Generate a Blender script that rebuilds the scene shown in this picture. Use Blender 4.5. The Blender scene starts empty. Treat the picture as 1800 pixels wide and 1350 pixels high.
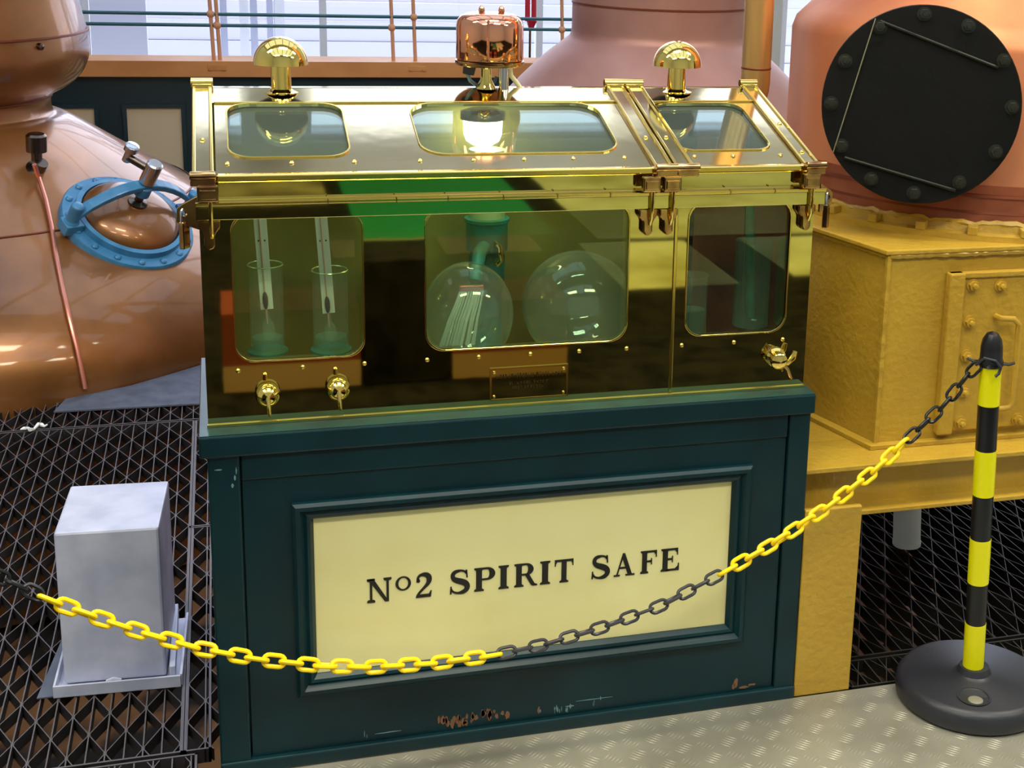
import bpy, bmesh, math, random
from mathutils import Vector, Matrix, Quaternion
from mathutils.geometry import tessellate_polygon
random.seed(4)
PI = math.pi
SC = bpy.context.scene
COL = SC.collection

# ------------------------------------------------------------------ camera
cd = bpy.data.cameras.new('camera')
cam = bpy.data.objects.new('camera', cd); COL.objects.link(cam)
cR = Vector((0.95107358, -0.30628755, 0.04058298)); cU = Vector((0.03792887, 0.2461015, 0.96850165)); cF = Vector((0.30662753, 0.91957707, -0.24567778))
m = Matrix((cR, cU, -cF)).transposed().to_4x4()
m.translation = Vector((0.05544, -2.76398, 1.78644))
cam.matrix_world = m
cd.sensor_width = 36.0; cd.sensor_fit = 'HORIZONTAL'
cd.lens = 2529.47/1800*36
cd.shift_x = (900-1218.72)/1800; cd.shift_y = (468.16-675)/1800
cd.clip_end = 100
SC.camera = cam

# ------------------------------------------------------------------ world, exposure
w = bpy.data.worlds.new('overcast'); SC.world = w; w.use_nodes = True
bg = w.node_tree.nodes['Background']
bg.inputs['Color'].default_value = (0.80, 0.85, 1.0, 1); bg.inputs['Strength'].default_value = 3.6
SC.view_settings.view_transform = 'Standard'; SC.view_settings.look = 'None'
SC.view_settings.gamma = 1; SC.view_settings.use_curve_mapping = False
SC.view_settings.exposure = 0.0
SC.cycles.max_bounces = 10; SC.cycles.transparent_max_bounces = 12; SC.cycles.glossy_bounces = 6; SC.cycles.transmission_bounces = 8
SC.cycles.sample_clamp_indirect = 6; SC.cycles.use_denoising = True; SC.cycles.caustics_refractive = False

def area(name, loc, rot, sx, sy, power, col):
    l = bpy.data.lights.new(name, 'AREA'); l.shape = 'RECTANGLE'; l.size = sx; l.size_y = sy; l.energy = power; l.color = col
    o = bpy.data.objects.new(name, l); o.location = loc; o.rotation_euler = rot; COL.objects.link(o); return o
WARM = (1.0, 0.90, 0.66)
# tube lamps in the hall's fittings (their housings are built with the ceiling below)
LAMPS = [(-1.0, -2.78), (1.7, -2.72), (4.8, -2.8), (-2.2, -0.4), (0.7, -0.4), (3.6, -0.4)]
for i, (x, y) in enumerate(LAMPS):
    area('hall_lamp_light', (x, y, 4.13), (0, 0, 0), 1.5, 0.54, 60, WARM)

# ------------------------------------------------------------------ materials
def rgb(r, g, b):
    f = lambda c: ((c/255+0.055)/1.055)**2.4 if c > 10 else c/255/12.92
    return (f(r), f(g), f(b), 1)
def mat(name, col, rough=0.5, metal=0.0, var=None, vscale=4.0, bump=0.0, bscale=40.0, trans=0.0, ior=1.45, emit=None, estr=1.0, rvar=0.0, stretch=None, coat=0.0, vlo=.4, vhi=.65, spec=None, up_col=None):
    M = bpy.data.materials.new(name); M.use_nodes = True; nt = M.node_tree; N = nt.nodes; L = nt.links
    b = N['Principled BSDF']
    b.inputs['Base Color'].default_value = col; b.inputs['Roughness'].default_value = rough; b.inputs['Metallic'].default_value = metal
    b.inputs['IOR'].default_value = ior
    if coat: b.inputs['Coat Weight'].default_value = coat; b.inputs['Coat Roughness'].default_value = 0.06
    if spec is not None: b.inputs['Specular IOR Level'].default_value = spec
    if trans: b.inputs['Transmission Weight'].default_value = trans
    if emit: b.inputs['Emission Color'].default_value = emit; b.inputs['Emission Strength'].default_value = estr
    if var or bump or rvar:
        tc = N.new('ShaderNodeTexCoord'); mp = N.new('ShaderNodeMapping'); L.new(tc.outputs['Object'], mp.inputs[0])
        if stretch: mp.inputs['Scale'].default_value = stretch
    if var:
        n = N.new('ShaderNodeTexNoise'); n.inputs['Scale'].default_value = vscale; n.inputs['Detail'].default_value = 5
        L.new(mp.outputs[0], n.inputs['Vector'])
        r = N.new('ShaderNodeMapRange'); r.inputs[1].default_value = vlo; r.inputs[2].default_value = vhi
        L.new(n.outputs['Fac'], r.inputs[0])
        mx = N.new('ShaderNodeMix'); mx.data_type = 'RGBA'; mx.inputs[6].default_value = col; mx.inputs[7].default_value = var
        L.new(r.outputs[0], mx.inputs[0]); L.new(mx.outputs[2], b.inputs['Base Color'])
        if rvar:
            rr = N.new('ShaderNodeMapRange'); rr.inputs[3].default_value = rough; rr.inputs[4].default_value = rough+rvar
            L.new(n.outputs['Fac'], rr.inputs[0]); L.new(rr.outputs[0], b.inputs['Roughness'])
    if up_col:    # lighter colour on faces that point up
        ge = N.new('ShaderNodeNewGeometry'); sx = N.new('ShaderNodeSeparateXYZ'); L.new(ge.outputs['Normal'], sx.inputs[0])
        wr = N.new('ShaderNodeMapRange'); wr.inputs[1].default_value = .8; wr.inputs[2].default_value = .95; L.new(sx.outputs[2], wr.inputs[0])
        wm = N.new('ShaderNodeMix'); wm.data_type = 'RGBA'; wm.inputs[7].default_value = up_col
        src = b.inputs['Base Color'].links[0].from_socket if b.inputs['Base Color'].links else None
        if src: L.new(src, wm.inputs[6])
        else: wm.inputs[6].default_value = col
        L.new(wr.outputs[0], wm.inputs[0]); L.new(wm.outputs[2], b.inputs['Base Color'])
    if bump:
        n2 = N.new('ShaderNodeTexNoise'); n2.inputs['Scale'].default_value = bscale; n2.inputs['Detail'].default_value = 3
        L.new(mp.outputs[0], n2.inputs['Vector'])
        bp = N.new('ShaderNodeBump'); bp.inputs['Strength'].default_value = bump; bp.inputs['Distance'].default_value = 0.02
        L.new(n2.outputs['Fac'], bp.inputs['Height']); L.new(bp.outputs[0], b.inputs['Normal'])
    return M
def glass(name, col, fac_rough=0.0, tint=(0.9, 1.0, 0.95, 1), refl=1.0, ior=1.45, milk=0.0):
    """thin pane or shell: lets light straight through with a tint, mirrors by Fresnel"""
    M = bpy.data.materials.new(name); M.use_nodes = True; nt = M.node_tree; N = nt.nodes; L = nt.links
    N.remove(N['Principled BSDF']); out = N['Material Output']
    t = N.new('ShaderNodeBsdfTransparent'); t.inputs[0].default_value = tint
    g = N.new('ShaderNodeBsdfGlossy'); g.inputs['Roughness'].default_value = fac_rough; g.inputs['Color'].default_value = col
    # Schlick reflectance, the same from both faces of the thin glass
    lw = N.new('ShaderNodeLayerWeight'); pw = N.new('ShaderNodeMath'); pw.operation = 'POWER'; pw.inputs[1].default_value = 5; L.new(lw.outputs['Facing'], pw.inputs[0])
    r0 = ((ior-1)/(ior+1))**2
    ma = N.new('ShaderNodeMath'); ma.operation = 'MULTIPLY_ADD'; ma.inputs[1].default_value = 1-r0; ma.inputs[2].default_value = r0; L.new(pw.outputs[0], ma.inputs[0])
    mul = N.new('ShaderNodeMath'); mul.operation = 'MULTIPLY'; mul.inputs[1].default_value = refl; mul.use_clamp = True
    L.new(ma.outputs[0], mul.inputs[0])
    s = N.new('ShaderNodeMixShader'); L.new(mul.outputs[0], s.inputs[0]); L.new(t.outputs[0], s.inputs[1]); L.new(g.outputs[0], s.inputs[2])
    if milk:    # pale diffuse share mixed into the glass
        dd = N.new('ShaderNodeBsdfDiffuse'); dd.inputs[0].default_value = (.8, .92, .84, 1); s2 = N.new('ShaderNodeMixShader'); s2.inputs[0].default_value = milk
        L.new(s.outputs[0], s2.inputs[1]); L.new(dd.outputs[0], s2.inputs[2]); s = s2
    L.new(s.outputs[0], out.inputs[0]); return M

M = {}
M['brass'] = mat('polished brass', rgb(212, 204, 138), .03, 1, var=rgb(200, 190, 112), vscale=2.5, bump=.004, bscale=5)
M['brass_lid'] = mat('polished brass lid sheet', rgb(222, 212, 172), .07, 1, var=rgb(212, 198, 144), vscale=2, bump=.02, bscale=6, rvar=.03)
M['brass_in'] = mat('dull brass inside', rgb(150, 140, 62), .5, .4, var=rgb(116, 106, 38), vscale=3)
M['brass_trim'] = mat('bright brass trim', rgb(240, 215, 120), .14, 1)
M['brass_worn'] = mat('worn brass castings', rgb(206, 172, 112), .16, 1, var=rgb(150, 112, 80), vscale=22)
M['gold'] = mat('lacquered brass', rgb(240, 212, 116), .05, 1)
M['copper_pol'] = mat('polished copper', rgb(240, 168, 130), .07, 1, bump=.01, bscale=12)
M['copper_l'] = mat('lacquered copper', rgb(156, 102, 54), .26, .5, var=rgb(114, 74, 36), vscale=2.2, bump=.02, bscale=6, rvar=.1, coat=.6)
M['copper_p'] = mat('pale pink copper', rgb(172, 130, 120), .45, .4, var=rgb(152, 108, 98), vscale=2.4, bump=.02, bscale=9, rvar=.1)
M['copper_r'] = mat('orange copper', rgb(196, 126, 86), .38, .5, var=rgb(172, 100, 62), vscale=2.2, bump=.02, bscale=9, rvar=.1)
M['copper_band'] = mat('dark copper skirt', rgb(158, 88, 56), .4, .5, var=rgb(110, 56, 34), vscale=6)
M['copper_dark'] = mat('dark copper seam', rgb(120, 62, 40), .45, .6)
M['copper_tube'] = mat('pink copper tube', rgb(214, 140, 120), .3, .8)
M['chrome'] = mat('nickel plate', rgb(205, 208, 212), .16, 1)
M['steel_dark'] = mat('dark oily steel', rgb(112, 98, 88), .25, 1)
M['blue'] = mat('sky blue paint', rgb(66, 132, 176), .4, 0, var=rgb(50, 112, 156), vscale=14, coat=.2)
M['teal'] = mat('dark teal gloss paint', rgb(8, 44, 50), .36, 0, var=rgb(6, 36, 42), vscale=5, bump=.02, bscale=30, spec=.35)
M['teal_ledge'] = mat('rubbed teal ledge', rgb(16, 62, 60), .3, 0, var=rgb(10, 46, 48), vscale=12)
M['teal_far'] = mat('dark teal partition paint', rgb(8, 46, 56), .4, 0)
M['cream'] = mat('cream gloss paint', rgb(230, 224, 160), .24, 0, var=rgb(222, 214, 148), vscale=3, coat=.15)
M['cream_far'] = mat('beige panel paint', rgb(206, 192, 160), .5)
M['black_letter'] = mat('black letter paint', rgb(24, 24, 20), .35)
M['ochre'] = mat('ochre gloss paint', rgb(182, 148, 50), .36, 0, var=rgb(170, 134, 42), vscale=3, bump=.16, bscale=60, coat=.15)
M['tan'] = mat('tan paint', rgb(204, 142, 84), .5, 0, var=rgb(190, 128, 72), vscale=4)
M['tan_post'] = mat('salmon rail paint', rgb(206, 150, 112), .5)
M['rail_teal'] = mat('teal rail paint', rgb(40, 96, 108), .4)
M['galv'] = mat('galvanised sheet', rgb(204, 208, 228), .4, .15, var=rgb(178, 184, 206), vscale=9, rvar=.1)
M['galv_dark'] = mat('dull zinc sheet', rgb(96, 104, 120), .6, .2, var=rgb(72, 80, 96), vscale=16, vlo=.3, vhi=.7)
M['grate'] = mat('weathered grating steel', rgb(56, 54, 56), .5, .3, var=rgb(40, 38, 38), vscale=12, up_col=rgb(100, 96, 100))
M['grate_r'] = mat('greasy grating steel', rgb(34, 32, 26), .55, .2, var=rgb(22, 20, 16), vscale=12, up_col=rgb(50, 46, 38))
M['yellow_pl'] = mat('yellow plastic', rgb(250, 214, 8), .38, 0)
M['yellow_band'] = mat('reflective yellow band', rgb(222, 218, 6), .3, 0)
M['black_pl'] = mat('black plastic', rgb(38, 40, 46), .38, 0, bump=.03, bscale=200)
M['black_band'] = mat('glossy black plastic', rgb(20, 22, 25), .3, 0)
M['grey_pl'] = mat('dark grey plastic', rgb(52, 52, 58), .35, 0)
M['black_paint'] = mat('black iron paint', rgb(9, 10, 9), .5, 0, var=rgb(14, 14, 11), vscale=6, bump=.05, bscale=40, spec=.2)
M['black_bolt'] = mat('rubbed black bolt', rgb(52, 54, 46), .3, .6)
M['wire'] = mat('wire', rgb(150, 146, 120), .4, .6)
M['white_paint'] = mat('white wall paint', rgb(214, 212, 200), .7)
M['white_pl'] = mat('white plastic', rgb(238, 240, 236), .45)
M['cream_pl'] = mat('cream cable', rgb(225, 222, 180), .4)
M['grey_cable'] = mat('blue grey cable', rgb(90, 120, 130), .4)
M['frame'] = mat('window frame', rgb(196, 200, 224), .5)
M['frame_w'] = mat('white mullion', rgb(244, 246, 255), .4)
M['pit'] = mat('pit floor', rgb(120, 84, 50), .9, 0, var=rgb(20, 18, 18), vscale=2.2, vlo=.44, vhi=.53)
M['floor_dark'] = mat('dark floor', rgb(34, 30, 20), .8, 0, var=rgb(16, 14, 12), vscale=9, spec=.03)
M['f_green'] = mat('added floor green', rgb(24, 112, 58), .6, spec=.05)
M['f_cream'] = mat('added floor cream', rgb(190, 188, 132), .6, 0, var=rgb(150, 144, 84), vscale=2.2, spec=.05)
M['f_tan'] = mat('added box and floor tan', rgb(160, 124, 76), .6, spec=.05)
M['f_rust'] = mat('added box rust', rgb(112, 52, 30), .6, spec=.05)
M['alu'] = mat('aluminium tread plate', rgb(168, 166, 150), .4, .55, var=rgb(140, 138, 124), vscale=3, rvar=.15)
M['red'] = mat('red paint', rgb(196, 40, 60), .4)
M['verdigris'] = mat('verdigris copper', rgb(48, 128, 118), .5, .2, var=rgb(70, 110, 60), vscale=20)
M['pipe_pale'] = mat('pale green pipe', rgb(176, 190, 128), .4, .2)
M['paper'] = mat('white scale plate', rgb(226, 230, 222), .5)
M['added_glow_cup'] = mat('added glow cup glass', rgb(255, 244, 214), .3, emit=(1.0, .86, .58, 1), estr=16)  # glow of the cup added under the lid
M['tube_glow'] = mat('lit tube diffuser', rgb(255, 250, 235), .4, emit=(1.0, .93, .76, 1), estr=6)
M['pane'] = glass('safe window pane', (.9, 1, .93, 1), tint=(.92, .98, .88, 1), refl=1.0, milk=.004)
M['pane_lid'] = glass('lid window pane', (.85, 1, .98, 1), .02, tint=(.80, .92, .90, 1), refl=1.3, milk=.03)
M['pane_edge'] = mat('pane bevel', rgb(190, 214, 150), .15, .6)
M['jar'] = glass('jar glass', (.85, 1, .95, 1), tint=(.96, 1, .97, 1), refl=1.2, milk=.05)
M['bowl'] = glass('bowl glass', (.9, 1, .92, 1), .03, tint=(.95, .99, .96, 1), refl=2.0, milk=.065)
M['spirit'] = glass('spirit stream', (1, 1, .95, 1), .15, tint=(.92, .95, .9, 1), refl=4, ior=1.5, milk=.45)
M['pane_hall'] = glass('hall window pane', (1, 1, 1, 1), tint=(.97, .98, 1, 1))
M['liquid'] = glass('teal spirit', (.7, 1, .95, 1), tint=(.55, .85, .80, 1), refl=1.2, milk=.08)
M['clad'] = mat('outside cladding', rgb(176, 176, 188), .8)
M['rooflight'] = mat('frosted rooflight', rgb(225, 232, 245), .9)
_n = M['rooflight'].node_tree; _t = _n.nodes.new('ShaderNodeBsdfTranslucent'); _t.inputs[0].default_value = (.62, .66, .70, 1); _n.links.new(_t.outputs[0], _n.nodes['Material Output'].inputs[0])

# ------------------------------------------------------------------ mesh helpers
class MB:
    def __init__(s): s.v = []; s.f = []; s.sm = []
    def add(s, vs, fs, smooth=False):
        n = len(s.v); s.v += [tuple(v) for v in vs]; s.f += [[i+n for i in f] for f in fs]; s.sm += [smooth]*len(fs); return s
    def box(s, x0, x1, y0, y1, z0, z1, M4=None):
        vs = [Vector((x, y, z)) for z in (z0, z1) for y in (y0, y1) for x in (x0, x1)]
        if M4: vs = [M4 @ v for v in vs]
        return s.add(vs, [[0, 2, 3, 1], [4, 5, 7, 6], [0, 1, 5, 4], [2, 6, 7, 3], [0, 4, 6, 2], [1, 3, 7, 5]])
    def lathe(s, prof, n=32, M4=None, cap0=True, cap1=True, a0=0, a1=2*PI):
        full = abs(a1-a0-2*PI) < 1e-6; k = n if full else n+1; vs = []
        for r, z in prof:
            for i in range(k):
                a = a0+(a1-a0)*i/n; vs.append(Vector((r*math.cos(a), r*math.sin(a), z)))
        if M4: vs = [M4 @ v for v in vs]
        fs = []
        for j in range(len(prof)-1):
            for i in range(n if full else n):
                i2 = (i+1) % k
                fs.append([j*k+i, j*k+i2, (j+1)*k+i2, (j+1)*k+i])
        if full and cap0 and prof[0][0] > 1e-5: fs.append(list(range(k))[::-1])
        if full and cap1 and prof[-1][0] > 1e-5: fs.append([(len(prof)-1)*k+i for i in range(k)])
        return s.add(vs, fs, True)
    def cyl(s, p0, p1, r0, r1=None, n=16):
        if r1 is None: r1 = r0
        p0 = Vector(p0); p1 = Vector(p1); d = p1-p0; L = d.length
        q = Vector((0, 0, 1)).rotation_difference(d.normalized()).to_matrix().to_4x4(); q.translation = p0
        return s.lathe([(r0, 0), (r1, L)], n, q)
    def ball(s, c, r, n=16, m=10, sz=1.0, M4=None):
        prof = [(max(r*math.sin(PI*j/m), 1e-6), -r*sz*math.cos(PI*j/m)) for j in range(m+1)]
        T = Matrix.Translation(Vector(c)); 
        if M4: T = T @ M4
        return s.lathe(prof, n, T, False, False)
    def tube(s, pts, r, n=10, closed=False, caps=True):
        pts = [Vector(p) for p in pts]; k = len(pts); vs = []; fs = []
        tang = []
        for i in range(k):
            a = pts[(i-1) % k] if (closed or i > 0) else pts[i]; b = pts[(i+1) % k] if (closed or i < k-1) else pts[i]
            tang.append((b-a).normalized())
        nrm = tang[0].orthogonal().normalized()
        for i in range(k):
            if i: nrm = (nrm - tang[i]*nrm.dot(tang[i])).normalized()
            bn = tang[i].cross(nrm); rr = r[i] if isinstance(r, (list, tuple)) else r
            for j in range(n):
                a = 2*PI*j/n; vs.append(pts[i]+(nrm*math.cos(a)+bn*math.sin(a))*rr)
        for i in range(k if closed else k-1):
            i2 = (i+1) % k
            for j in range(n):
                j2 = (j+1) % n; fs.append([i*n+j, i*n+j2, i2*n+j2, i2*n+j])
        if not closed and caps: fs.append(list(range(n))[::-1]); fs.append([(k-1)*n+j for j in range(n)])
        return s.add(vs, fs, True)
    def prism(s, poly, t0, t1, holes=(), f=None, smooth=False):
        """2D outline with holes extruded; f(u, v, t) -> 3D point"""
        loops = [list(poly)]+[list(h) for h in holes]
        flat = [p for l in loops for p in l]; n = len(flat)
        tri = tessellate_polygon([[Vector((p[0], p[1], 0)) for p in l] for l in loops])
        g = f or (lambda u, v, t: (u, v, t))
        vs = [g(u, v, t0) for u, v in flat]+[g(u, v, t1) for u, v in flat]
        fs = [list(t) for t in tri]+[[i+n for i in t][::-1] for t in tri]; k = 0
        for l in loops:
            for i in range(len(l)):
                j = (i+1) % len(l); fs.append([k+i, k+j, n+k+j, n+k+i])
            k += len(l)
        return s.add(vs, fs, smooth)
    def build(s, name, material, parent=None, bevel=0, sharp=35, loc=None, kind=None, seg=2):
        me = bpy.data.meshes.new(name); me.from_pydata(s.v, [], s.f); me.update()
        bm = bmesh.new(); bm.from_mesh(me); bmesh.ops.recalc_face_normals(bm, faces=bm.faces); bm.to_mesh(me); bm.free()
        me.materials.append(material)
        if any(s.sm):
            me.polygons.foreach_set('use_smooth', s.sm if len(s.sm) == len(me.polygons) else [True]*len(me.polygons))
            me.set_sharp_from_angle(angle=math.radians(sharp))
        o = bpy.data.objects.new(name, me); COL.objects.link(o)
        if parent: o.parent = parent
        if loc: o.location = loc
        if bevel:
            b = o.modifiers.new('bevel', 'BEVEL'); b.width = bevel; b.segments = seg; b.limit_method = 'ANGLE'; b.harden_normals = False
        if kind: o['kind'] = kind
        return o
def rrect(x0, x1, y0, y1, r, n=6):
    out = []
    for cx, cy, a in ((x1-r, y1-r, 0), (x0+r, y1-r, PI/2), (x0+r, y0+r, PI), (x1-r, y0+r, 1.5*PI)):
        for i in range(n+1):
            t = a+PI/2*i/n; out.append((cx+r*math.cos(t), cy+r*math.sin(t)))
    return out
def tag(o, label, cat, group=None):
    o['label'] = label; o['category'] = cat
    if group: o['group'] = group
    return o
def thing(name, label, cat, loc=(0, 0, 0), group=None, rot=(0, 0, 0)):
    o = bpy.data.objects.new(name, None); COL.objects.link(o); o.location = loc; o.rotation_euler = rot
    o.empty_display_size = .1
    return tag(o, label, cat, group)
def struct(o): o['kind'] = 'structure'; return o
def inst(src, parent, loc=None, rot=None, scale=None, name=None):
    o = src.copy(); COL.objects.link(o); o.parent = parent
    if loc is not None: o.location = loc
    if rot is not None: o.rotation_euler = rot
    if scale is not None: o.scale = scale
    return o
def frame(origin, zdir, xdir=None):
    z = Vector(zdir).normalized()
    x = Vector(xdir) if xdir else z.orthogonal(); x = (x - z*x.dot(z)).normalized(); y = z.cross(x)
    m4 = Matrix((x, y, z)).transposed().to_4x4(); m4.translation = Vector(origin); return m4

# ================================================================== SETTING
X0, X1, Y0, Y1, ZT = -6.5, 8.5, -9.0, 8.0, 8.06
pit = struct(MB().box(X0, X1, Y0, Y1, -1.05, -.95).build('floor_pit', M['pit']))
b = MB().box(X0, X1, Y0, -2.02, -.06, 0)
fd = struct(b.build('floor', M['floor_dark']))
# boxes and floor colour zones added out of view, to mirror in the brass
for x0, x1 in ((.02, .50), (.84, 1.28)):
    struct(MB().box(x0, x1, -2.62, -2.30, .006, .105).build('mirrored_added_box', M['f_tan']))
    struct(MB().box(x0, x1, -2.62, -2.30, .105, .30).build('mirrored_added_box', M['f_rust']))
struct(MB().box(.515, .825, -2.62, -2.30, .006, .475).build('mirrored_added_box', M['floor_dark']))
struct(MB().box(.55, 1.6, -4.6, -4.24, -.002, .006).build('floor_tan_added', M['f_tan']))
struct(MB().box(.72, 1.75, -6.9, -4.6, -.002, .006).build('floor_green_added', M['f_green']))
struct(MB().box(1.82, 2.4, -4.36, -3.44, -.002, .006).build('floor_cream_added', M['f_cream']))
struct(MB().box(2.72, 3.6, -4.36, -3.56, -.002, .006).build('floor_cream_added', M['f_cream']))
struct(MB().box(1.95, 4.6, -7.4, -4.46, -.002, .006).build('floor_cream_added', M['f_cream']))
struct(MB().box(-.1, .62, -7.2, -5.6, -.002, .006).build('floor_drab_added', mat('added floor drab', rgb(150, 138, 84), .6, 0, var=rgb(96, 80, 46), vscale=3, spec=.05)))

# walls and ceiling
struct(MB().box(X0-.2, X0, Y0, Y1, -1, ZT).build('wall_left', M['white_paint']))
struct(MB().box(X1, X1+.2, Y0, Y1, -1, ZT).build('wall_right', M['white_paint']))
struct(MB().box(X0, X1, Y0-.2, Y0, -1, ZT).build('wall_front', M['white_paint']))
rl_h = [[(x, y0_), (x+2.2, y0_), (x+2.2, y1_), (x, y1_)] for x in (-6.0, -3.6, -1.2, 1.2, 3.6, 6.0) for y0_, y1_ in ((.8, 6.4), (-7.5, -1.0))]
ce = struct(MB().prism([(X0-.2, Y0-.2), (X1+.2, Y0-.2), (X1+.2, Y1+.4), (X0-.2, Y1+.4)], ZT, ZT+.12, rl_h).build('ceiling', M['white_paint']))
for h in rl_h:
    MB().box(h[0][0]-.02, h[1][0]+.02, h[0][1]-.02, h[2][1]+.02, ZT+.13, ZT+.134).build('rooflight', M['rooflight'], ce)
# back wall with three tall glazed openings
wins = [(-5.6, 3.95), (4.3, 8.0)]
def fw(u, v, t): return (u, t, v)
holes = [[(a, .35), (c, .35), (c, 7.93), (a, 7.93)] for a, c in wins]
struct(MB().prism([(X0-.2, -1), (X1+.2, -1), (X1+.2, ZT), (X0-.2, ZT)], Y1, Y1+.25, holes, fw).build('wall_back', M['white_paint']))
for i, (a, c) in enumerate(wins):
    wf = MB()
    for (p, q, r_, s_) in ((a, a+.06, .35, 7.93), (c-.06, c, .35, 7.93), (a, c, .35, .41), (a, c, 7.87, 7.93)):
        wf.box(p, q, Y1+.05, Y1+.13, r_, s_)
    wo = struct(wf.build('window_%d' % (i+1), M['frame_w']))
    n = max(2, round((c-a)/1.7))
    for k in range(1, n):
        x = a+(c-a)*k/n
        MB().box(x-.025, x+.025, Y1+.06, Y1+.12, .41, 7.87).build('mullion', M['frame_w'], wo)
    for z in (1.9, 3.6, 5.3):
        MB().box(a+.06, c-.06, Y1+.06, Y1+.12, z-.025, z+.025).build('glazing_bar', M['frame_w'], wo)
    MB().box(a+.06, c-.06, Y1+.085, Y1+.093, .41, 7.87).build('pane', M['pane_hall'], wo)
# down pipes / steel columns in front of the blank bays
for x0, x1, mm in ((.06, .11, 'frame'), (.20, .265, 'frame_w'), (.28, .33, 'frame'), (.40, .445, 'frame'), (.455, .53, 'frame_w')):
    o = struct(MB().box(x0, x1, 8.8, 8.9, -1, 9).build('trim_column', M[mm]))
struct(MB().box(.20, .72, 7.9, 7.98, 7.0, 8.0).build('added_glare_mask', M['white_paint']))  # unseen panel added to block part of the window reflected in the lid
struct(MB().box(-8, -.50, 9.6, 9.75, -1, 9).build('wall_outside_pier', M['clad']))
# outside: pale clad building across the yard, cladding boards modelled as laps
cb = MB()
for k in range(12):
    z = -1+k*.22
    cb.add([(-12, 14, z), (16, 14, z), (16, 13.985, z+.215), (-12, 13.985, z+.215), (-12, 14.2, z), (16, 14.2, z), (16, 14.2, z+.2), (-12, 14.2, z+.2), ],
           [[0, 1, 2, 3], [3, 2, 6, 7], [0, 4, 5, 1], [4, 7, 6, 5], [0, 3, 7, 4], [1, 5, 6, 2]])
struct(cb.build('wall_outside', M['clad']))

# hall lamps
def lamp_fitting(x, y):
    t = thing('ceiling_lamp', 'white strip light fitting hung high under the hall ceiling', 'lamp', (x, y, 4.15), 'strip lights under the hall ceiling')
    MB().box(-.8, .8, -.31, .31, .012, .09).build('housing', M['white_paint'], t, .01)
    for s in (-.6, .6): MB().cyl((s, 0, .09), (s, 0, 3.90), .006, n=6).build('hanger', M['white_pl'], t)
    MB().box(-.76, .76, -.28, .28, 0, .012).build('diffuser', M['tube_glow'], t)
    return t
def copy_tree(o, parent=None, loc=None):
    c = o.copy(); COL.objects.link(c); c.parent = parent
    if loc is not None: c.location = loc
    for ch in list(o.children): copy_tree(ch, c)
    return c
lf = lamp_fitting(*LAMPS[0])
_lab = ['left', 'middle', 'right']
for i, p in enumerate(LAMPS):
    c = lf if i == 0 else copy_tree(lf, None, (p[0], p[1], 4.15))
    c['label'] = 'white hanging strip light, %s one of the row %s' % (_lab[i % 3], 'above the camera side of the hall' if i < 3 else 'above the brass safe')

# ---- tread plate floor in front of the cabinet
tp = struct(MB().box(.0, 4.2, -1.35, -.002, -.02, 0).build('floor_tread_plate', M['alu']))
tr = MB()
for j in range(24):
    for i in range(58):
        cx = .02+i*.052; cy = -.03-j*.052; a = PI/4 if (i+j) % 2 else -PI/4+.0
        if cy < -1.2 or cx > 2.95: continue
        for k in range(-2, 3):
            d = k*.0085; L_ = .017-abs(k)*.0015
            ux, uy = math.cos(a), math.sin(a); px, py = cx-uy*d, cy+ux*d
            vs = [(px-ux*L_, py-uy*L_, 0), (px-uy*.0022, py+ux*.0022, 0), (px+ux*L_, py+uy*L_, 0), (px+uy*.0022, py-ux*.0022, 0), (px, py, .0011)]
            tr.add(vs, [[0, 1, 4], [1, 2, 4], [2, 3, 4], [3, 0, 4]])
tr.build('tread_bumps', M['alu'], tp, kind='stuff')

# ---- grating floors: bearing bars along y, crimped bars zig-zagging between them
PB, PN = .0375, .1615
def grating(name, xa, n, ya, yb, material, edge_l=True):
    base = struct(MB().box(xa-.012, xa-.007, ya, yb, -.032, .001).build(name, material))   # edge bar
    L_ = yb-ya
    if True:
        MB().box(xa-.012, xa+(n-1)*PB+.012, ya, ya+.005, -.032, .001).build('end_bar', material, base)
        MB().box(xa-.012, xa+(n-1)*PB+.012, yb-.005, yb, -.032, .001).build('end_bar', material, base)
        MB().box(xa+(n-1)*PB+.007, xa+(n-1)*PB+.012, ya, yb, -.032, .001).build('edge_bar', material, base)
    bar = MB().box(-.0014, .0014, ya, yb, -.030, 0).build('bearing_bar', material, base, loc=(xa, 0, 0))
    for i in range(1, n): inst(bar, base, (xa+i*PB, 0, 0))
    crs = []
    for par in (0, 1):
        # bar par=0: touches the left bearing bar at y = .149 + k*PN, right bar half a pitch on
        off = .149 + (PN/2 if par else 0); ys = []
        k0 = math.floor((ya-off)/(PN/2))
        pts = [(ya, None)]; k = k0
        while True:
            y = off+k*PN/2
            if y > yb: break
            if y > ya: pts.append((y, k % 2))
            k += 1
        def xx(y):
            ph = ((y-off)/(PN/2)) % 2; tt = ph if ph <= 1 else 2-ph
            return .002+(PB-.004)*min(max((tt-.06)/.88, 0), 1)
        yl = [ya]+[y+d for y, _ in pts[1:] for d in (-.005, .005)]+[yb]
        yl = sorted(y for y in yl if ya <= y <= yb)
        vs = []; fs = []
        for i, y in enumerate(yl):
            x = xx(y); vs += [(x-.0012, y, -.030), (x+.0012, y, -.030), (x+.0012, y, -.001), (x-.0012, y, -.001)]
            if i:
                a_ = 4*(i-1); c_ = 4*i
                for j in range(4): fs.append([a_+j, a_+(j+1) % 4, c_+(j+1) % 4, c_+j])
        crs.append(MB().add(vs, fs).build('crimped_bar', material, base))
    for i in range(n-1):
        src = crs[(i + GPH) % 2]
        if i < 1: src.location = (xa, 0, 0); other = crs[(i+1+GPH) % 2]; other.location = (xa+PB, 0, 0)
        elif i > 1: inst(src, base, (xa+i*PB, 0, 0))
    return base
GPH = 0
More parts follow.
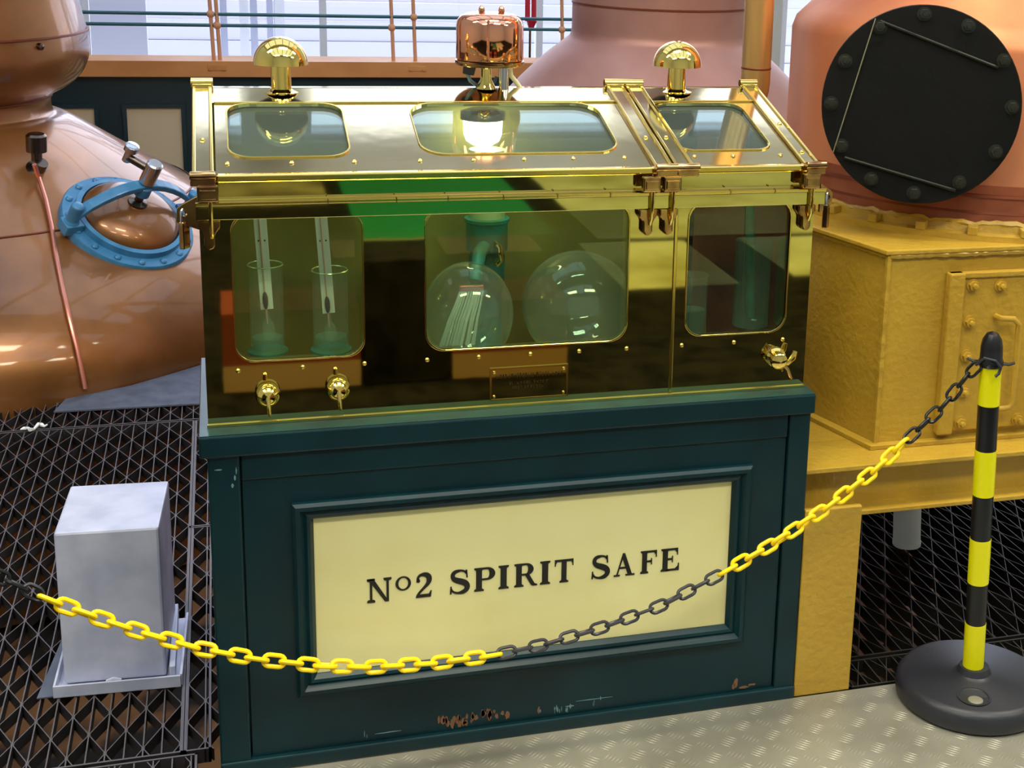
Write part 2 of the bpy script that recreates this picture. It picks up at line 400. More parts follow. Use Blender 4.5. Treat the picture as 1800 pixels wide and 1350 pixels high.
xa = -.045-PB*2
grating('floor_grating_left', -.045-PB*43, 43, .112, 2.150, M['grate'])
GPH = 1
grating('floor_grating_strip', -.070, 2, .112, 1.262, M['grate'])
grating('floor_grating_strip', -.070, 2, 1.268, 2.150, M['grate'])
GPH = 0
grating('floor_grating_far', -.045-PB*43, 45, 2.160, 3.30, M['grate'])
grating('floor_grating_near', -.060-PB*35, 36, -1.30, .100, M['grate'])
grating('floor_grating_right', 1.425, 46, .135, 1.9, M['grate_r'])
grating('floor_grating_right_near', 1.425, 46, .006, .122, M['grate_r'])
# zinc sheet lying by the still
o = MB().prism([(-.535, 2.31), (-.02, 2.295), (-.02, 2.77), (-.15, 2.66), (-.30, 2.54), (-.508, 2.435)], .0025, .008).build('zinc_sheet', M['galv_dark'])
tag(o, 'dull grey sheet laid on the grating at the foot of the left still', 'sheet')
# crumpled white rag scrap on the grating
rb = MB(); pts = []
rr = random.Random(3)
for i in range(9): pts.append((-.62+i*.010, 2.16+rr.uniform(-.03, .03), .006+rr.uniform(0, .008)))
rb.tube(pts, [.002, .006, .004, .007, .004, .006, .007, .004, .002], 6)
tag(rb.build('rag', M['white_pl']), 'small crumpled white scrap lying on the grating, far left', 'rag')

# ================================================================== PARTITION + RAILING (far back)
YP = 5.5
part = struct(MB().box(-3.2, 2.6, YP+.03, YP+.09, -1, .757).build('wall_partition', M['teal_far']))
for xc, wd in ((-.301, .277), (-.74, .277), (-1.18, .277), (.14, .277), (.58, .277), (1.02, .277), (1.46, .277), (1.9, .277)):
    a, c = xc-wd/2, xc+wd/2
    MB().box(a, c, YP+.016, YP+.03, -.6, .584).build('panel', M['cream_far'], part)
    fr = MB()
    fr.prism([(a-.022, -.64), (c+.022, -.64), (c+.022, .606), (a-.022, .606)], YP+.0, YP+.03, [[(a, -.6), (c, -.6), (c, .584), (a, .584)]], fw)
    fr.build('moulding', M['teal_far'], part)
bm_ = struct(MB().box(-3.2, 2.6, YP-.03, YP+.25, .757, .842).build('trim_beam', M['tan']))
rl = thing('railing', 'walkway railing with two teal rails and salmon posts behind the partition', 'railing', (0, YP+.05, .842))
for z in (.246, .186):
    MB().cyl((-3.1, 0, z), (2.55, 0, z), .0095, n=8).build('rail', M['rail_teal'], rl)
for k, (x, dx, zb) in enumerate(((.018, .0, .246), (.050, .0, .186), (.985, .0, .186), (1.108, .0, .246), (1.965, 0, .186), (-1.0, 0, .246), (-.97, 0, .186), (-2.1, 0, .246))):
    b = MB().cyl((x, 0, 0), (x-.02, 0, .62), .0105, n=10)
    b.ball((x-.008, 0, zb), .022, 10, 8)
    p = b.build('post', M['tan_post'], rl)
for x in (.034, 1.108):
    MB().box(x-.05, x+.05, -.083, -.079, -.05, -.02).build('foot_plate', M['tan'], rl, .002)
    for s in (-.035, .035): MB().cyl((x+s, -.092, -.04), (x+s, -.085, -.04), .010, n=6).build('bolt', M['tan'], rl)
# red pipe with dark foot beyond the railing
rp = thing('hose_pipe', 'red pipe on a thin dark stand hanging beyond the railing', 'pipe', (1.985, 6.6, 0))
MB().cyl((-.018, 0, .985), (-.028, 0, 2.6), .017, n=12).build('pipe', M['red'], rp)
MB().cyl((.024, 0, .985), (.014, 0, 2.6), .017, n=12).build('pipe', M['red'], rp)
b = MB().cyl((.005, 0, .93), (.01, 0, .99), .014, .036, 12); b.build('end_fitting', M['red'], rp)
MB().cyl((0, 0, -.95), (0, 0, .94), .008, n=8).build('stand', M['steel_dark'], rp)

# ================================================================== LEFT POT STILL
AX, AY = -1.13, 3.8
prof = [(1.30, -.9), (1.38, -.35), (1.47, -.15), (1.5, .02), (1.46, .17), (1.34, .32), (1.22, .40), (1.08, .48), (.94, .565), (.80, .648), (.66, .74), (.56, .80), (.512, .815), (.499, .835), (.499, .885), (.52, .905), (.58, .94), (.63, .99), (.656, 1.05), (.661, 1.10), (.655, 1.16), (.64, 1.23), (.62, 1.32), (.60, 1.45), (.57, 1.7), (.50, 2.2), (.42, 3.0), (.40, 4.2)]
def smooth_prof(p, k=4):
    out = []
    for i in range(len(p)-1):
        p0 = p[max(i-1, 0)]; p1 = p[i]; p2 = p[i+1]; p3 = p[min(i+2, len(p)-1)]
        for j in range(k):
            t = j/k
            out.append(tuple(.5*((2*p1[a])+(-p0[a]+p2[a])*t+(2*p0[a]-5*p1[a]+4*p2[a]-p3[a])*t*t+(-p0[a]+3*p1[a]-3*p2[a]+p3[a])*t**3) for a in (0, 1)))
    out.append(p[-1]); return out
st = thing('pot_still', 'large bulbous orange copper pot still with blue manway at left', 'still', (AX, AY, 0))
MB().lathe(smooth_prof(prof), 128).build('still_body', M['copper_l'], st, sharp=60)
def still_r(z, p=prof):
    for (r0, z0), (r1, z1) in zip(p, p[1:]):
        if z0 <= z <= z1: return r0+(r1-r0)*(z-z0)/(z1-z0)
for z in (.888, .50):     # soldered ring seams
    r = still_r(z)+.001
    MB().lathe([(r-.004, z-.006), (r+.0015, z-.003), (r+.0015, z+.003), (r-.004, z+.006)], 96, cap0=False, cap1=False).build('seam', M['copper_dark'], st)
# upper seam around the boil ball, rivet
MB().lathe([(.655, 1.157), (.664, 1.160), (.663, 1.166), (.655, 1.168)], 96, cap0=False, cap1=False).build('seam', M['copper_dark'], st)
MB().lathe([(.022, -.01), (.022, .006), (.014, .012), (.013, .03), (1e-5, .034)], 16, frame((.50, -.405, 1.135), (.78, -.62, .0))).build('stud', M['steel_dark'], st)
# air valve and copper tube down the body
vb = MB(); v0 = Vector((-.639+1.13, 3.235-3.8, .672)); vn = Vector((.45, -.52, .72)).normalized()
MB().lathe([(.045, -.01), (.045, .008), (.026, .012), (.024, .05)], 20, frame(v0, vn)).build('valve_flange', M['steel_dark'], st)
MB().lathe([(.020, .04), (.020, .075), (.038, .078), (.038, .14), (.030, .148), (1e-5, .149)], 20, frame(v0, (.05, -.1, 1))).build('valve_cap', M['steel_dark'], st)
tpts = [(-.634, 3.13, .712), (-.626, 3.165, .655), (-.595, 3.062, .588), (-.567, 2.932, .515), (-.547, 2.812, .446), (-.515, 2.653, .351), (-.492, 2.568, .272), (-.464, 2.493, .165), (-.444, 2.460, .03)]
MB().tube([(x-AX, y-AY-.012, z+.006) for x, y, z in tpts], .0085, 8).build('drain_tube', M['copper_tube'], st)
# manway
mc = Vector((-.325-AX+.012, 3.060-AY, .488)); mn = Vector((.37, -.45, .82)).normalized(); mx = Vector((.80, .58, -.04))
F4 = frame(mc, mn, mx)
mw = MB().lathe([(.250, -.095), (.250, .014), (.246, .020), (.206, .022), (.204, .048), (.186, .050), (.184, .012), (.184, -.075)], 64, F4).build('manway_flange', M['blue'], st)
for k in range(16):
    a = 2*PI*k/16+.1
    MB().lathe([(.013, .019), (.013, .026), (.008, .031), (1e-5, .032)], 10, F4 @ Matrix.Translation((.227*math.cos(a), .227*math.sin(a), 0))).build('bolt', M['blue'], mw)
dome = [(.184, .030)]+[(.184*math.cos(t), .034+.085*math.sin(t)) for t in [PI/2*i/9 for i in range(1, 9)]]+[(1e-5, .119)]
MB().lathe(dome, 48, F4).build('manway_lid', M['copper_l'], st)
# bridge arm, arched between two lugs
arm = []
for i in range(13):
    t = i/12; u = -.245+.49*t; arm.append(F4 @ Vector((u, .0, .085+.125*math.sin(PI*t)**.8)))
ab = MB(); 
side = (F4.to_3x3() @ Vector((0, 1, 0)))*.022; up = (F4.to_3x3() @ Vector((0, 0, 1)))*.013
vs = []; fs = []
for i, p in enumerate(arm):
    vs += [p-side-up, p+side-up, p+side+up, p-side+up]
    if i:
        for j in range(4): fs.append([4*i-4+j, 4*i-4+(j+1) % 4, 4*i+(j+1) % 4, 4*i+j])
fs += [[0, 1, 2, 3], [48+0, 48+3, 48+2, 48+1]]
ab.add(vs, fs).build('bridge_arm', M['blue'], st, .004)
for s in (-1, 1):
    b = MB().lathe([(.030, .015), (.028, .06), (.024, .065), (.024, .135), (.016, .142), (1e-5, .144)], 16, F4 @ Matrix.Translation((s*.25, 0, 0)))
    b.box(-.035, .035, -.03, .03, .01, .055, F4 @ Matrix.Translation((s*.245, 0, 0)))
    b.build('lug', M['blue'], st, .003)
MB().lathe([(.038, .112), (.036, .125), (.020, .13), (.016, .132), (.016, .30)], 20, F4).build('clamp_screw', M['steel_dark'], st)
MB().lathe([(.030, .165), (.030, .205), (.024, .21)], 20, F4).build('screw_boss', M['blue'], st)
hz = .285
b = MB(); c0 = F4 @ Vector((0, 0, hz)); hx = (F4.to_3x3() @ Vector((-.55, .85, 0)))
b.cyl(c0-hx*.0, c0+hx*.10, .016, n=14); b.build('tommy_bar', M['steel_dark'], st)
MB().lathe([(.030, -.055), (.030, .035), (.024, .04), (1e-5, .04)], 20, frame(c0, mn)).build('screw_head', M['chrome'], st)
MB().lathe([(.016, -.02), (.016, .03), (.026, .032), (.026, .055), (.018, .06), (1e-5, .06)], 18, frame(c0+hx*.10, mn)).build('bar_knob', M['chrome'], st)

# ================================================================== MIDDLE STILL
ms = thing('pot_still', 'pinkish copper still with tall neck behind the brass safe', 'still', (1.64, 2.5, 0))
mp_ = [(1.1, -.9), (1.2, 0), (1.22, .2), (1.15, .42), (1.05, .57), (.92, .72), (.80, .84), (.66, .975), (.53, 1.115), (.43, 1.21), (.365, 1.262), (.338, 1.290), (.334, 1.35), (.334, 1.60), (.325, 1.70), (.28, 1.82), (.20, 1.94), (.12, 2.03), (.085, 2.12), (.08, 2.3), (.08, 2.9)]
MB().lathe(smooth_prof(mp_), 96).build('still_body', M['copper_p'], ms, sharp=60)
MB().lathe([(.330, 1.402), (.337, 1.404), (.337, 1.410), (.330, 1.412)], 64, cap0=False, cap1=False).build('seam', M['copper_dark'], ms)

MB().tube([(0, 0, 2.85), (0, 0, 2.95), (.04, .03, 3.05), (.15, .10, 3.10), (4.2, 2.4, 2.95)], .08, 20).build('lyne_arm', M['copper_p'], ms)
# tan pipe with elbow
pp = thing('vapour_pipe', 'satin brass pipe dropping to an elbow behind the safe, right end', 'pipe', (1.365, .72, 0))
pts = [(-.0, 0, 3.4), (-.0, 0, 1.34)]
for i in range(1, 11):
    a = PI/2*i/10; pts.append((-.10*(1-math.cos(a)), 0, 1.34-.10*math.sin(a)))
pts.append((-.35, 0, 1.24))
MB().tube(pts, .038, 24).build('pipe', mat('satin bronze pipe', rgb(196, 156, 96), .38, .8), pp)
MB().lathe([(.0385, 1.375), (.0392, 1.376), (.0392, 1.379), (.0385, 1.38)], 24).build('joint_line', M['copper_dark'], pp)

# ================================================================== RIGHT VESSEL AND FURNACE BOX
VX, VY = 2.04, .72
vs_ = thing('still_vessel', 'orange copper vessel with big black bolted disc at right', 'still', (VX, VY, 1.03))
vprof = [(.50, .0), (.548, .005), (.556, .03), (.548, .05), (.548, .075), (.54, .095), (.54, .44), (.53, .47), (.50, .50), (.44, .56), (.36, .66), (.30, .8), (.28, 1.4), (.28, 2.6)]
MB().lathe(vprof, 96).build('vessel_body', M['copper_r'], vs_, sharp=30)
for z in (.060, .100):
    MB().lathe([(.54, z-.006), (.553, z-.003), (.551, z+.003), (.54, z+.006)], 96, cap0=False, cap1=False).build('seam', M['copper_dark'], vs_)
MB().lathe([(.549, .002), (.5575, .006), (.5575, .04), (.5515, .055), (.5495, .085), (.541, .125)], 96, cap0=False, cap1=False).build('skirt_band', M['copper_band'], vs_, sharp=30)
# disc: normal points to the hall
cen = Vector((1.590, .2245, 1.351)); dn = Vector((-.395, -.895, .06)).normalized()
D4 = frame(cen-Vector((VX, VY, 1.03)), dn, (1, -.42, 0))
MB().lathe([(.225, -.24), (.225, -.012)], 48, D4, cap0=False).build('nozzle', M['copper_r'], vs_)
disc = MB().lathe([(.2295, -.014), (.2295, .0), (.2275, .003), (1e-5, .003)], 72, D4).build('cover_disc', M['black_paint'], vs_)
bolt_px = 12
db = MB().lathe([(.0175, .002), (.0175, .005), (1e-5, .005)], 14); 
DB = [(-.018, .208), (.083, .186), (.169, .112), (.196, .007), (.168, -.097), (.091, -.173), (-.012, -.204), (-.113, -.177), (-.187, -.103), (-.217, -.006), (-.191, .093), (-.116, .174)]
for k in range(12):
    T = D4 @ Matrix.Translation((DB[k][0]+.010, DB[k][1], 0))
    b = MB().lathe([(.0165, .002), (.0165, .005), (1e-5, .005)], 18, T); b.lathe([(.0125, .005), (.0125, .015), (.011, .0165), (1e-5, .0165)], 6, T)
    b.lathe([(.0055, .016), (.005, .022), (1e-5, .022)], 8, T)
    b.build('bolt', M['black_bolt'], disc)
def dline(u0, v0, u1, v1, r, mt, nm):
    MB().cyl(D4 @ Vector((u0, v0, .008)), D4 @ Vector((u1, v1, .008)), r, n=8).build(nm, M[mt], disc)
dline(-.118, .193, -.195, -.119, .0015, 'wire', 'tie_wire')
dline(-.107, .187, .167, .095, .0036, 'black_bolt', 'tie_bar')
dline(-.168, -.130, .093, -.192, .0036, 'black_bolt', 'tie_bar')

# yellow furnace box
fx = thing('furnace_box', 'ochre painted steel firebox with bolted hatch under the right vessel', 'firebox', (1.5, .15, .545))
Hh = .485
dirl = Vector((-.285, .958)); 
poly = [(0, 0), (1.15, 0), (1.15, 1.1), (-.285*1.13, .958*1.13)]
MB().prism(poly, 0, Hh-.012).build('box_body', M['ochre'], fx, .006)
po = [(-.012, -.012), (1.162, -.012), (1.162, 1.112), (-.285*1.13-.014, .958*1.13+.012)]
MB().prism(po, Hh-.012, Hh).build('top_plate', M['ochre'], fx, .003)
MB().prism([(-.02, -.02), (1.17, -.02), (1.17, .0), (.0, .0), (-.285*1.13, .958*1.13), (-.285*1.13-.02, .958*1.13-.0)], 0, .012).build('bottom_lip', M['ochre'], fx, .002)
# weld bead down the corner and along the top
def bead(p0, p1, nm='weld_bead'):
    p0 = Vector(p0); p1 = Vector(p1); n = int((p1-p0).length/.011); r2 = random.Random(7)
    pts = [p0+(p1-p0)*i/n for i in range(n+1)]
    MB().tube(pts, [.0055+r2.uniform(0, .004) for _ in pts], 6).build(nm, M['ochre'], fx)
bead((0, -.002, .01), (0, -.002, Hh-.014)); bead((0, -.004, Hh-.016), (1.15, -.004, Hh-.016)); bead((-.002, 0, Hh-.016), (-.30, 1.0, Hh-.016))
# hatch
HXo = .165
hp = MB().box(HXo, .95, -.014, 0, .03, .42).build('hatch_plate', M['ochre'], fx, .003)
MB().box(HXo-.014, HXo+.026, -.026, 0, .026, .426).build('hatch_frame_bar', M['ochre'], fx, .004)
MB().box(HXo-.012, .96, -.020, 0, .412, .426).build('hatch_frame_bar', M['ochre'], fx, .003)
for x, z in ((.216, .394), (.216, .303), (.216, .219), (.216, .130), (.216, .051), (.290, .390), (.372, .048), (.42, .385), (.51, .38), (.60, .38), (.60, .05)):
    b = MB().lathe([(.0165, 0), (.0165, .003), (1e-5, .003)], 16, frame((x, -.014, z), (0, -1, 0)))
    b.lathe([(.0125, .003), (.0125, .012), (1e-5, .0125)], 6, frame((x, -.014, z), (0, -1, 0)))
    b.lathe([(.007, .012), (.006, .020), (1e-5, .021)], 8, frame((x, -.014, z), (0, -1, 0)))
    b.build('bolt', M['ochre'], hp)
hb = [(.285, -.012, .314), (.285, -.040, .316), (.318, -.044, .314), (.332, -.045, .300), (.334, -.045, .20), (.336, -.045, .105), (.328, -.045, .092), (.305, -.040, .088), (.305, -.012, .088)]
MB().tube(hb, .0075, 10).build('handle', M['ochre'], fx)
# ring under the vessel with ragged sealant and lugs
rg = MB().lathe([(.60, Hh), (.60, Hh+.014), (.575, Hh+.016), (.570, Hh+.035), (.52, Hh+.037)], 96, Matrix.Translation((VX-1.5, VY-.15, 0))).build('seat_ring', M['ochre'], fx)
r3 = random.Random(11)
pts = []
for i in range(220):
    a = 2*PI*i/220; r = .562+r3.uniform(-.003, .004); pts.append((VX-1.5+r*math.cos(a), VY-.15+r*math.sin(a), Hh+.034+r3.uniform(-.004, .004)))
MB().tube(pts, [.0075+r3.uniform(-.002, .003) for _ in pts], 6, closed=True).build('sealant', M['ochre'], rg)
for k in range(30):
    a = 2*PI*k/30
    b = MB().box(-.014, .014, -.012, .012, Hh+.014, Hh+.034, Matrix.Translation((VX-1.5+.588*math.cos(a), VY-.15+.588*math.sin(a), 0)) @ Matrix.Rotation(a, 4, 'Z'))
    b.build('lug', M['ochre'], rg, .002)

# yellow beam frame that carries it
bf = thing('support_frame', 'ochre painted steel channel frame carrying the firebox on a flat leg', 'frame', (1.27, .05, 0))
b = MB().box(.008, 1.6, -.0, .16, .533, .545).build('top_flange', M['ochre'], bf, .002)
MB().box(.008, 1.6, .05, .062, .43, .535).build('web', M['ochre'], bf)
MB().box(.0, 1.6, 0.0, .14, .42, .431).build('bottom_flange', M['ochre'], bf, .002)
MB().prism([(.008, .16), (.22, .16), (.02, .9), (-.02, .9), (.008, .5)], .533, .545).build('side_flange', M['ochre'], bf)
MB().prism([(.008, .14), (.168, .14), (.06, .60), (.008, .6)], .425, .432).build('side_flange', M['ochre'], bf)
MB().box(-.002, .138, -.05, -.035, 0, .468).build('leg', M['ochre'], bf, .003)
MB().box(.03, .045, -.035, .1, 0, .42).build('leg_web', M['ochre'], bf, .002)
for x in (1.35,):
    MB().box(x, x+.14, .0, .012, 0, .42).build('leg', M['ochre'], bf, .003)
# white pipe stub
wp = thing('drain_pipe', 'short pale plastic pipe standing on the grating under the ochre beam', 'pipe', (1.90, .70, 0))
MB().cyl((0, 0, .0), (-.03, 0, .50), .040, n=24).build('pipe', M['white_pl'], wp)
MB().lathe([(.0415, .0), (.0415, .012)], 24).build('collar', M['white_pl'], wp)
# dark junk under the right grating
for i, (x, y, sx, sy, h) in enumerate(((2.1, 1.2, .5, .3, .35), (2.6, .6, .3, .4, .3))):
    pass

# ================================================================== CABINET
cb_ = thing('safe_cabinet', 'dark teal panelled wooden cabinet carrying the brass safe, cream sign panel', 'cabinet', (0, 0, 0))
W, H, D = 1.265, .748, .50
def P3(o, zadd=0): return o
MB().box(-.014, W+.008, -.006, D, H-.046, H-.0012).build('top_ledge', M['teal'], cb_, .004)
MB().box(-.012, W+.006, -.003, D-.003, H-.0012, H).build('ledge_top', M['teal_ledge'], cb_)
MB().box(.004, W-.002, .030, D-.01, .0, H-.046).build('carcass', M['teal'], cb_)
# face frame: stiles, rails
MB().box(.0, .060, .002, .03, 0, H-.046).build('corner_post', M['teal'], cb_, .004)
MB().box(W-.048, W+.002, .002, .03, 0, H-.046).build('corner_post', M['teal'], cb_, .004)
MB().box(.063, W-.051, .005, .03, H-.10, H-.046).build('rail', M['teal'], cb_, .002)
PX0, PX1, PZ0, PZ1 = .198, 1.081, .203, .548
OX0, OX1, OZ0, OZ1 = PX0-.042, PX1+.053, PZ0-.042, PZ1+.042
MB().prism([(.063, .03), (W-.051, .03), (W-.051, H-.10), (.063, H-.10)], .010, .03, [[(OX0+.004, OZ0+.004), (OX1-.004, OZ0+.004), (OX1-.004, OZ1-.004), (OX0+.004, OZ1-.004)]], fw).build('door_frame', M['teal'], cb_, .001)
MB().box(.0, W+.002, -.004, .03, 0, .030).build('plinth', M['teal'], cb_, .004)
# moulding, four mitred lengths with a stepped section
sec = [(0, -.002), (.006, -.008), (.014, -.008), (.018, -.001), (.022, .004), (.028, .001), (.034, .003), (.041, .014), (.041, .026), (0, .026)]
def mould(a, c, inward, nm='moulding'):
    a = Vector(a); c = Vector(c); inw = Vector(inward); d = (c-a).normalized(); vs = []; n = len(sec)
    for P, sg in ((a, 1), (c, -1)):
        for u, y in sec:
            q = P+inw*u+d*sg*u; vs.append((q.x, y, q.y))
    fs = [[i, (i+1) % n, n+(i+1) % n, n+i] for i in range(n)]+[list(range(n)), list(range(n, 2*n))[::-1]]
    return MB().add(vs, fs).build(nm, M['teal'], cb_)
mould((OX0, OZ1), (OX1, OZ1), (0, -1)); mould((OX1, OZ0), (OX0, OZ0), (0, 1)); mould((OX0, OZ0), (OX0, OZ1), (1, 0)); mould((OX1, OZ1), (OX1, OZ0), (-1, 0))
panel = MB().box(PX0-.012, PX1+.012, .017, .028, PZ0-.012, PZ1+.012).build('sign_panel', M['cream'], cb_)
panel['label'] = 'cream sign panel lettered in black'
# chipped paint and scuffs along the foot
r4 = random.Random(5)
wood = mat('bare wood', rgb(120, 84, 58), .8)
pale = mat('scuffed paint', rgb(96, 134, 140), .5)
def chip(x, z, w_, h_, mt, y, nm='paint_chip'):
    n = 14; pts = [(x+w_*.5*math.cos(2*PI*i/n)*r4.uniform(.7, 1.15), z+h_*.5*math.sin(2*PI*i/n)*r4.uniform(.6, 1.2)) for i in range(n)]
    MB().prism(pts, y-.0004, y+.001, (), fw).build(nm, mt, cb_)
for k in range(34):
    x = r4.uniform(.445, .60); chip(x, .056+r4.uniform(-.010, .006)+.004*math.sin(x*60), r4.uniform(.003, .011), r4.uniform(.010, .024), wood, .0096)
for x, z, w_, h_ in ((1.125, .052, .010, .030), (1.12, .044, .008, .016), (1.145, .038, .030, .006), (1.165, .042, .018, .006), (.665, .05, .006, .018)):
    chip(x, z, w_, h_, wood, .0096)
for k in range(16):
    x = r4.choice((.71, .73, .80, .845, .30, .66)); chip(x+r4.uniform(-.012, .012), .052+r4.uniform(-.012, .008), r4.uniform(.001, .004), r4.uniform(.006, .018), pale, .0093, 'scuff')
for x, z, w_, h_ in ((.79, .0595, .085, .0016), (.735, .050, .02, .003), (.34, .046, .05, .002), (.05, .655, .004, .012), (.045, .64, .005, .01), (.02, .675, .014, .003), (.053, .67, .003, .014)):
    chip(x, z, w_, h_, pale, .0092 if x > .06 else .0015, 'scuff')
# ---- lettering: N o 2  SPIRIT  SAFE, cut as thin raised serif letters
def arc(cx, cy, rx, ry, wx, wy, a0, a1, n=20, sgn=1):
    o_ = [(cx+rx*math.cos(a0+(a1-a0)*i/n), cy+ry*math.sin(a0+(a1-a0)*i/n)) for i in range(n+1)]
    i_ = [(cx+(rx-wx)*math.cos(a0+(a1-a0)*i/n), cy+(ry-wy)*math.sin(a0+(a1-a0)*i/n)) for i in range(n+1)]
    return [[o_[k], o_[k+1], i_[k+1], i_[k]] for k in range(n)]
def R(x0, x1, y0, y1): return [(x0, y0), (x1, y0), (x1, y1), (x0, y1)]
def ribbon(pts, ws):
    out = []; L_ = []
    for i, p in enumerate(pts):
        a = pts[max(i-1, 0)]; c = pts[min(i+1, len(pts)-1)]; dx, dy = c[0]-a[0], c[1]-a[1]; l = math.hypot(dx, dy) or 1
        nx, ny = -dy/l, dx/l; L_.append(((p[0]+nx*ws[i]/2, p[1]+ny*ws[i]/2), (p[0]-nx*ws[i]/2, p[1]-ny*ws[i]/2)))
    return [[L_[i][0], L_[i+1][0], L_[i+1][1], L_[i][1]] for i in range(len(pts)-1)]
def bez(ps, n=10):
    out = []
    for a, b_, c, d in ps:
        for i in range(n):
            t = i/n; s = 1-t
            out.append(tuple(s**3*a[k]+3*s*s*t*b_[k]+3*s*t*t*c[k]+t**3*d[k] for k in (0, 1)))
    out.append(ps[-1][3]); return out
SW, TH = .215, .075   # stem and hairline widths, in cap heights
def serif(x, y, w_, up):    # bracketed foot
    t = TH*.8; s = 1 if up else -1
    return [R(x-w_/2, x+w_/2, min(y, y+s*t), max(y, y+s*t)), [(x-SW/2-.06, y+s*t), (x+SW/2+.06, y+s*t), (x+SW/2, y+s*(t+.05)), (x-SW/2, y+s*(t+.05))]]
def stem(x, y0=0, y1=1, w_=SW, sw=.36): return [R(x-w_/2, x+w_/2, y0, y1)]+serif(x, y0, sw, True)+serif(x, y1, sw, False)
def g_I(): return stem(.18), .36
def g_N():
    o_ = stem(.16, w_=TH*1.3, sw=.32)+[R(.83-TH*.65, .83+TH*.65, 0, 1)]+serif(.83, 1, .32, False)
    o_ += [[(.04, 1), (.26, 1), (.87, 0), (.80, 0), (.72, .0)]]; return o_, .99
def g_P():
    o_ = stem(.2)+[R(.2, .52, 1-TH, 1), R(.2, .50, .46, .46+TH)]+arc(.50, .73, .30, .27, SW*1.0, TH, -PI/2, PI/2); return o_, .80
def g_R():
    o_ = stem(.2)+[R(.2, .50, 1-TH, 1), R(.2, .50, .48, .48+TH)]+arc(.48, .74, .29, .26, SW*1.0, TH, -PI/2, PI/2)
    o_ += [[(.42, .52), (.60, .52), (.82, .09), (.92, .05), (.92, 0), (.74, 0), (.66, .06)]]; return o_, .92
def g_T():
    o_ = [R(.42-SW/2, .42+SW/2, 0, 1)]+serif(.42, 0, .38, True)+[R(.02, .82, 1-TH*1.2, 1), [(.02, 1), (.08, 1), (.06, .72), (.02, .72)], [(.82, 1), (.76, 1), (.78, .72), (.82, .72)], [(.06, .95), (.14, .95), (.06, .80)], [(.78, .95), (.70, .95), (.78, .80)]]; return o_, .84
def g_F():
    o_ = stem(.2)+[R(.2, .74, 1-TH*1.1, 1), [(.68, 1), (.74, 1), (.74, .70), (.70, .70)], [(.69, .94), (.58, .94), (.70, .80)], R(.2, .52, .49, .49+TH), R(.49, .53, .38, .66), [(.50, .55), (.44, .54), (.5, .6)]]; return o_, .76
def g_E():
    o_ = g_F()[0]+[R(.2, .78, 0, TH*1.1), [(.72, 0), (.80, 0), (.80, .32), (.76, .32)], [(.73, .06), (.60, .06), (.76, .20)]]; return o_, .80
def g_A():
    o_ = [[(.40, 1), (.50, 1), (.86, 0), (.66, 0), (.36, .84)], [(.40, 1), (.46, .95), (.16, 0), (.10, 0)], R(.22, .66, .32, .32+TH)]
    o_ += [R(.0, .28, 0, TH*.8), R(.54, .96, 0, TH*.8)]; return o_, .96
def g_S():
    p = bez([((.62, .84), (.60, .97), (.42, .99), (.34, .97)), ((.34, .97), (.12, .95), (.08, .72), (.20, .62)), ((.20, .62), (.34, .50), (.66, .50), (.66, .26)), ((.66, .26), (.66, .06), (.44, .02), (.36, .02)), ((.36, .02), (.22, .02), (.10, .10), (.08, .22))], 9)
    n = len(p); ws = []
    for i in range(n):
        t = i/(n-1); ws.append(TH+(SW*1.15-TH)*max(0, math.exp(-((t-.50)/.17)**2))+.05*math.exp(-((t-.25)/.07)**2)+.05*math.exp(-((t-.72)/.07)**2))
    o_ = ribbon(p, ws)+[[(.60, .99), (.66, .99), (.68, .66), (.63, .66)], [(.54, .93), (.62, .80), (.64, .92)], [(.03, 0), (.09, 0), (.10, .32), (.05, .32)], [(.09, .08), (.10, .24), (.17, .09)]]
    return o_, .74
def g_2():
    p = bez([((.14, .72), (.10, .90), (.24, .98), (.38, .97)), ((.38, .97), (.62, .97), (.66, .70), (.50, .52)), ((.50, .52), (.36, .36), (.18, .22), (.10, .05))], 10)
    n = len(p); ws = [TH*1.2+(SW-TH)*math.exp(-((i/(n-1)-.48)/.18)**2) for i in range(n)]
    o_ = ribbon(p, ws)+[[(.20, .80), (.09, .80), (.08, .66), (.18, .64), (.24, .70)], [(.05, 0), (.66, 0), (.70, .26), (.65, .26), (.58, .13), (.18, .13), (.07, .07)]]; return o_, .72
def g_o(): return arc(.3, .3, .3, .3, .11, .055, 0, 2*PI, 28), .6
CAP = .0535; ZB = .3488
for nm, g, xa_, xb_ in (('N', g_N, .301, .351), ('o', g_o, .359, .391), ('2', g_2, .398, .435), ('S', g_S, .470, .513), ('P', g_P, .522, .568), ('I', g_I, .575, .597), ('R', g_R, .608, .659), ('I', g_I, .665, .687), ('T', g_T, .696, .739), ('S', g_S, .777, .819), ('A', g_A, .829, .876), ('F', g_F, .888, .927), ('E', g_E, .935, .978)):
    polys, wd = g(); sx = (xb_-xa_)/wd; b = MB()
    if nm == 'o': sy = .032/.6; z0 = ZB+.0205
    else: sy = CAP; z0 = ZB
    for k, pl in enumerate(polys):
        tt = .0165-.00004*(k % 5)
        b.prism([(xa_+u*sx, z0+v*sy) for u, v in pl], tt-.0012, .0172, (), fw)
    b.build('letter', M['black_letter'], panel)

# ================================================================== BRASS SAFE
sf = thing('spirit_safe', 'long polished brass spirit safe with glazed sloping lids on the cabinet', 'safe', (0, 0, H))
def Z(z): return z-H
BY = .047; BT = .006; SX0, SX1 = .004, 1.262; YB = .47; EZ = 1.236
def fz(u, v, t): return (u, t, v-H)
W1 = rrect(.062, .305, .880, 1.172, .036); W2 = rrect(.430, .848, .881, 1.178, .040); W3 = rrect(.980, 1.208, .882, 1.174, .038)
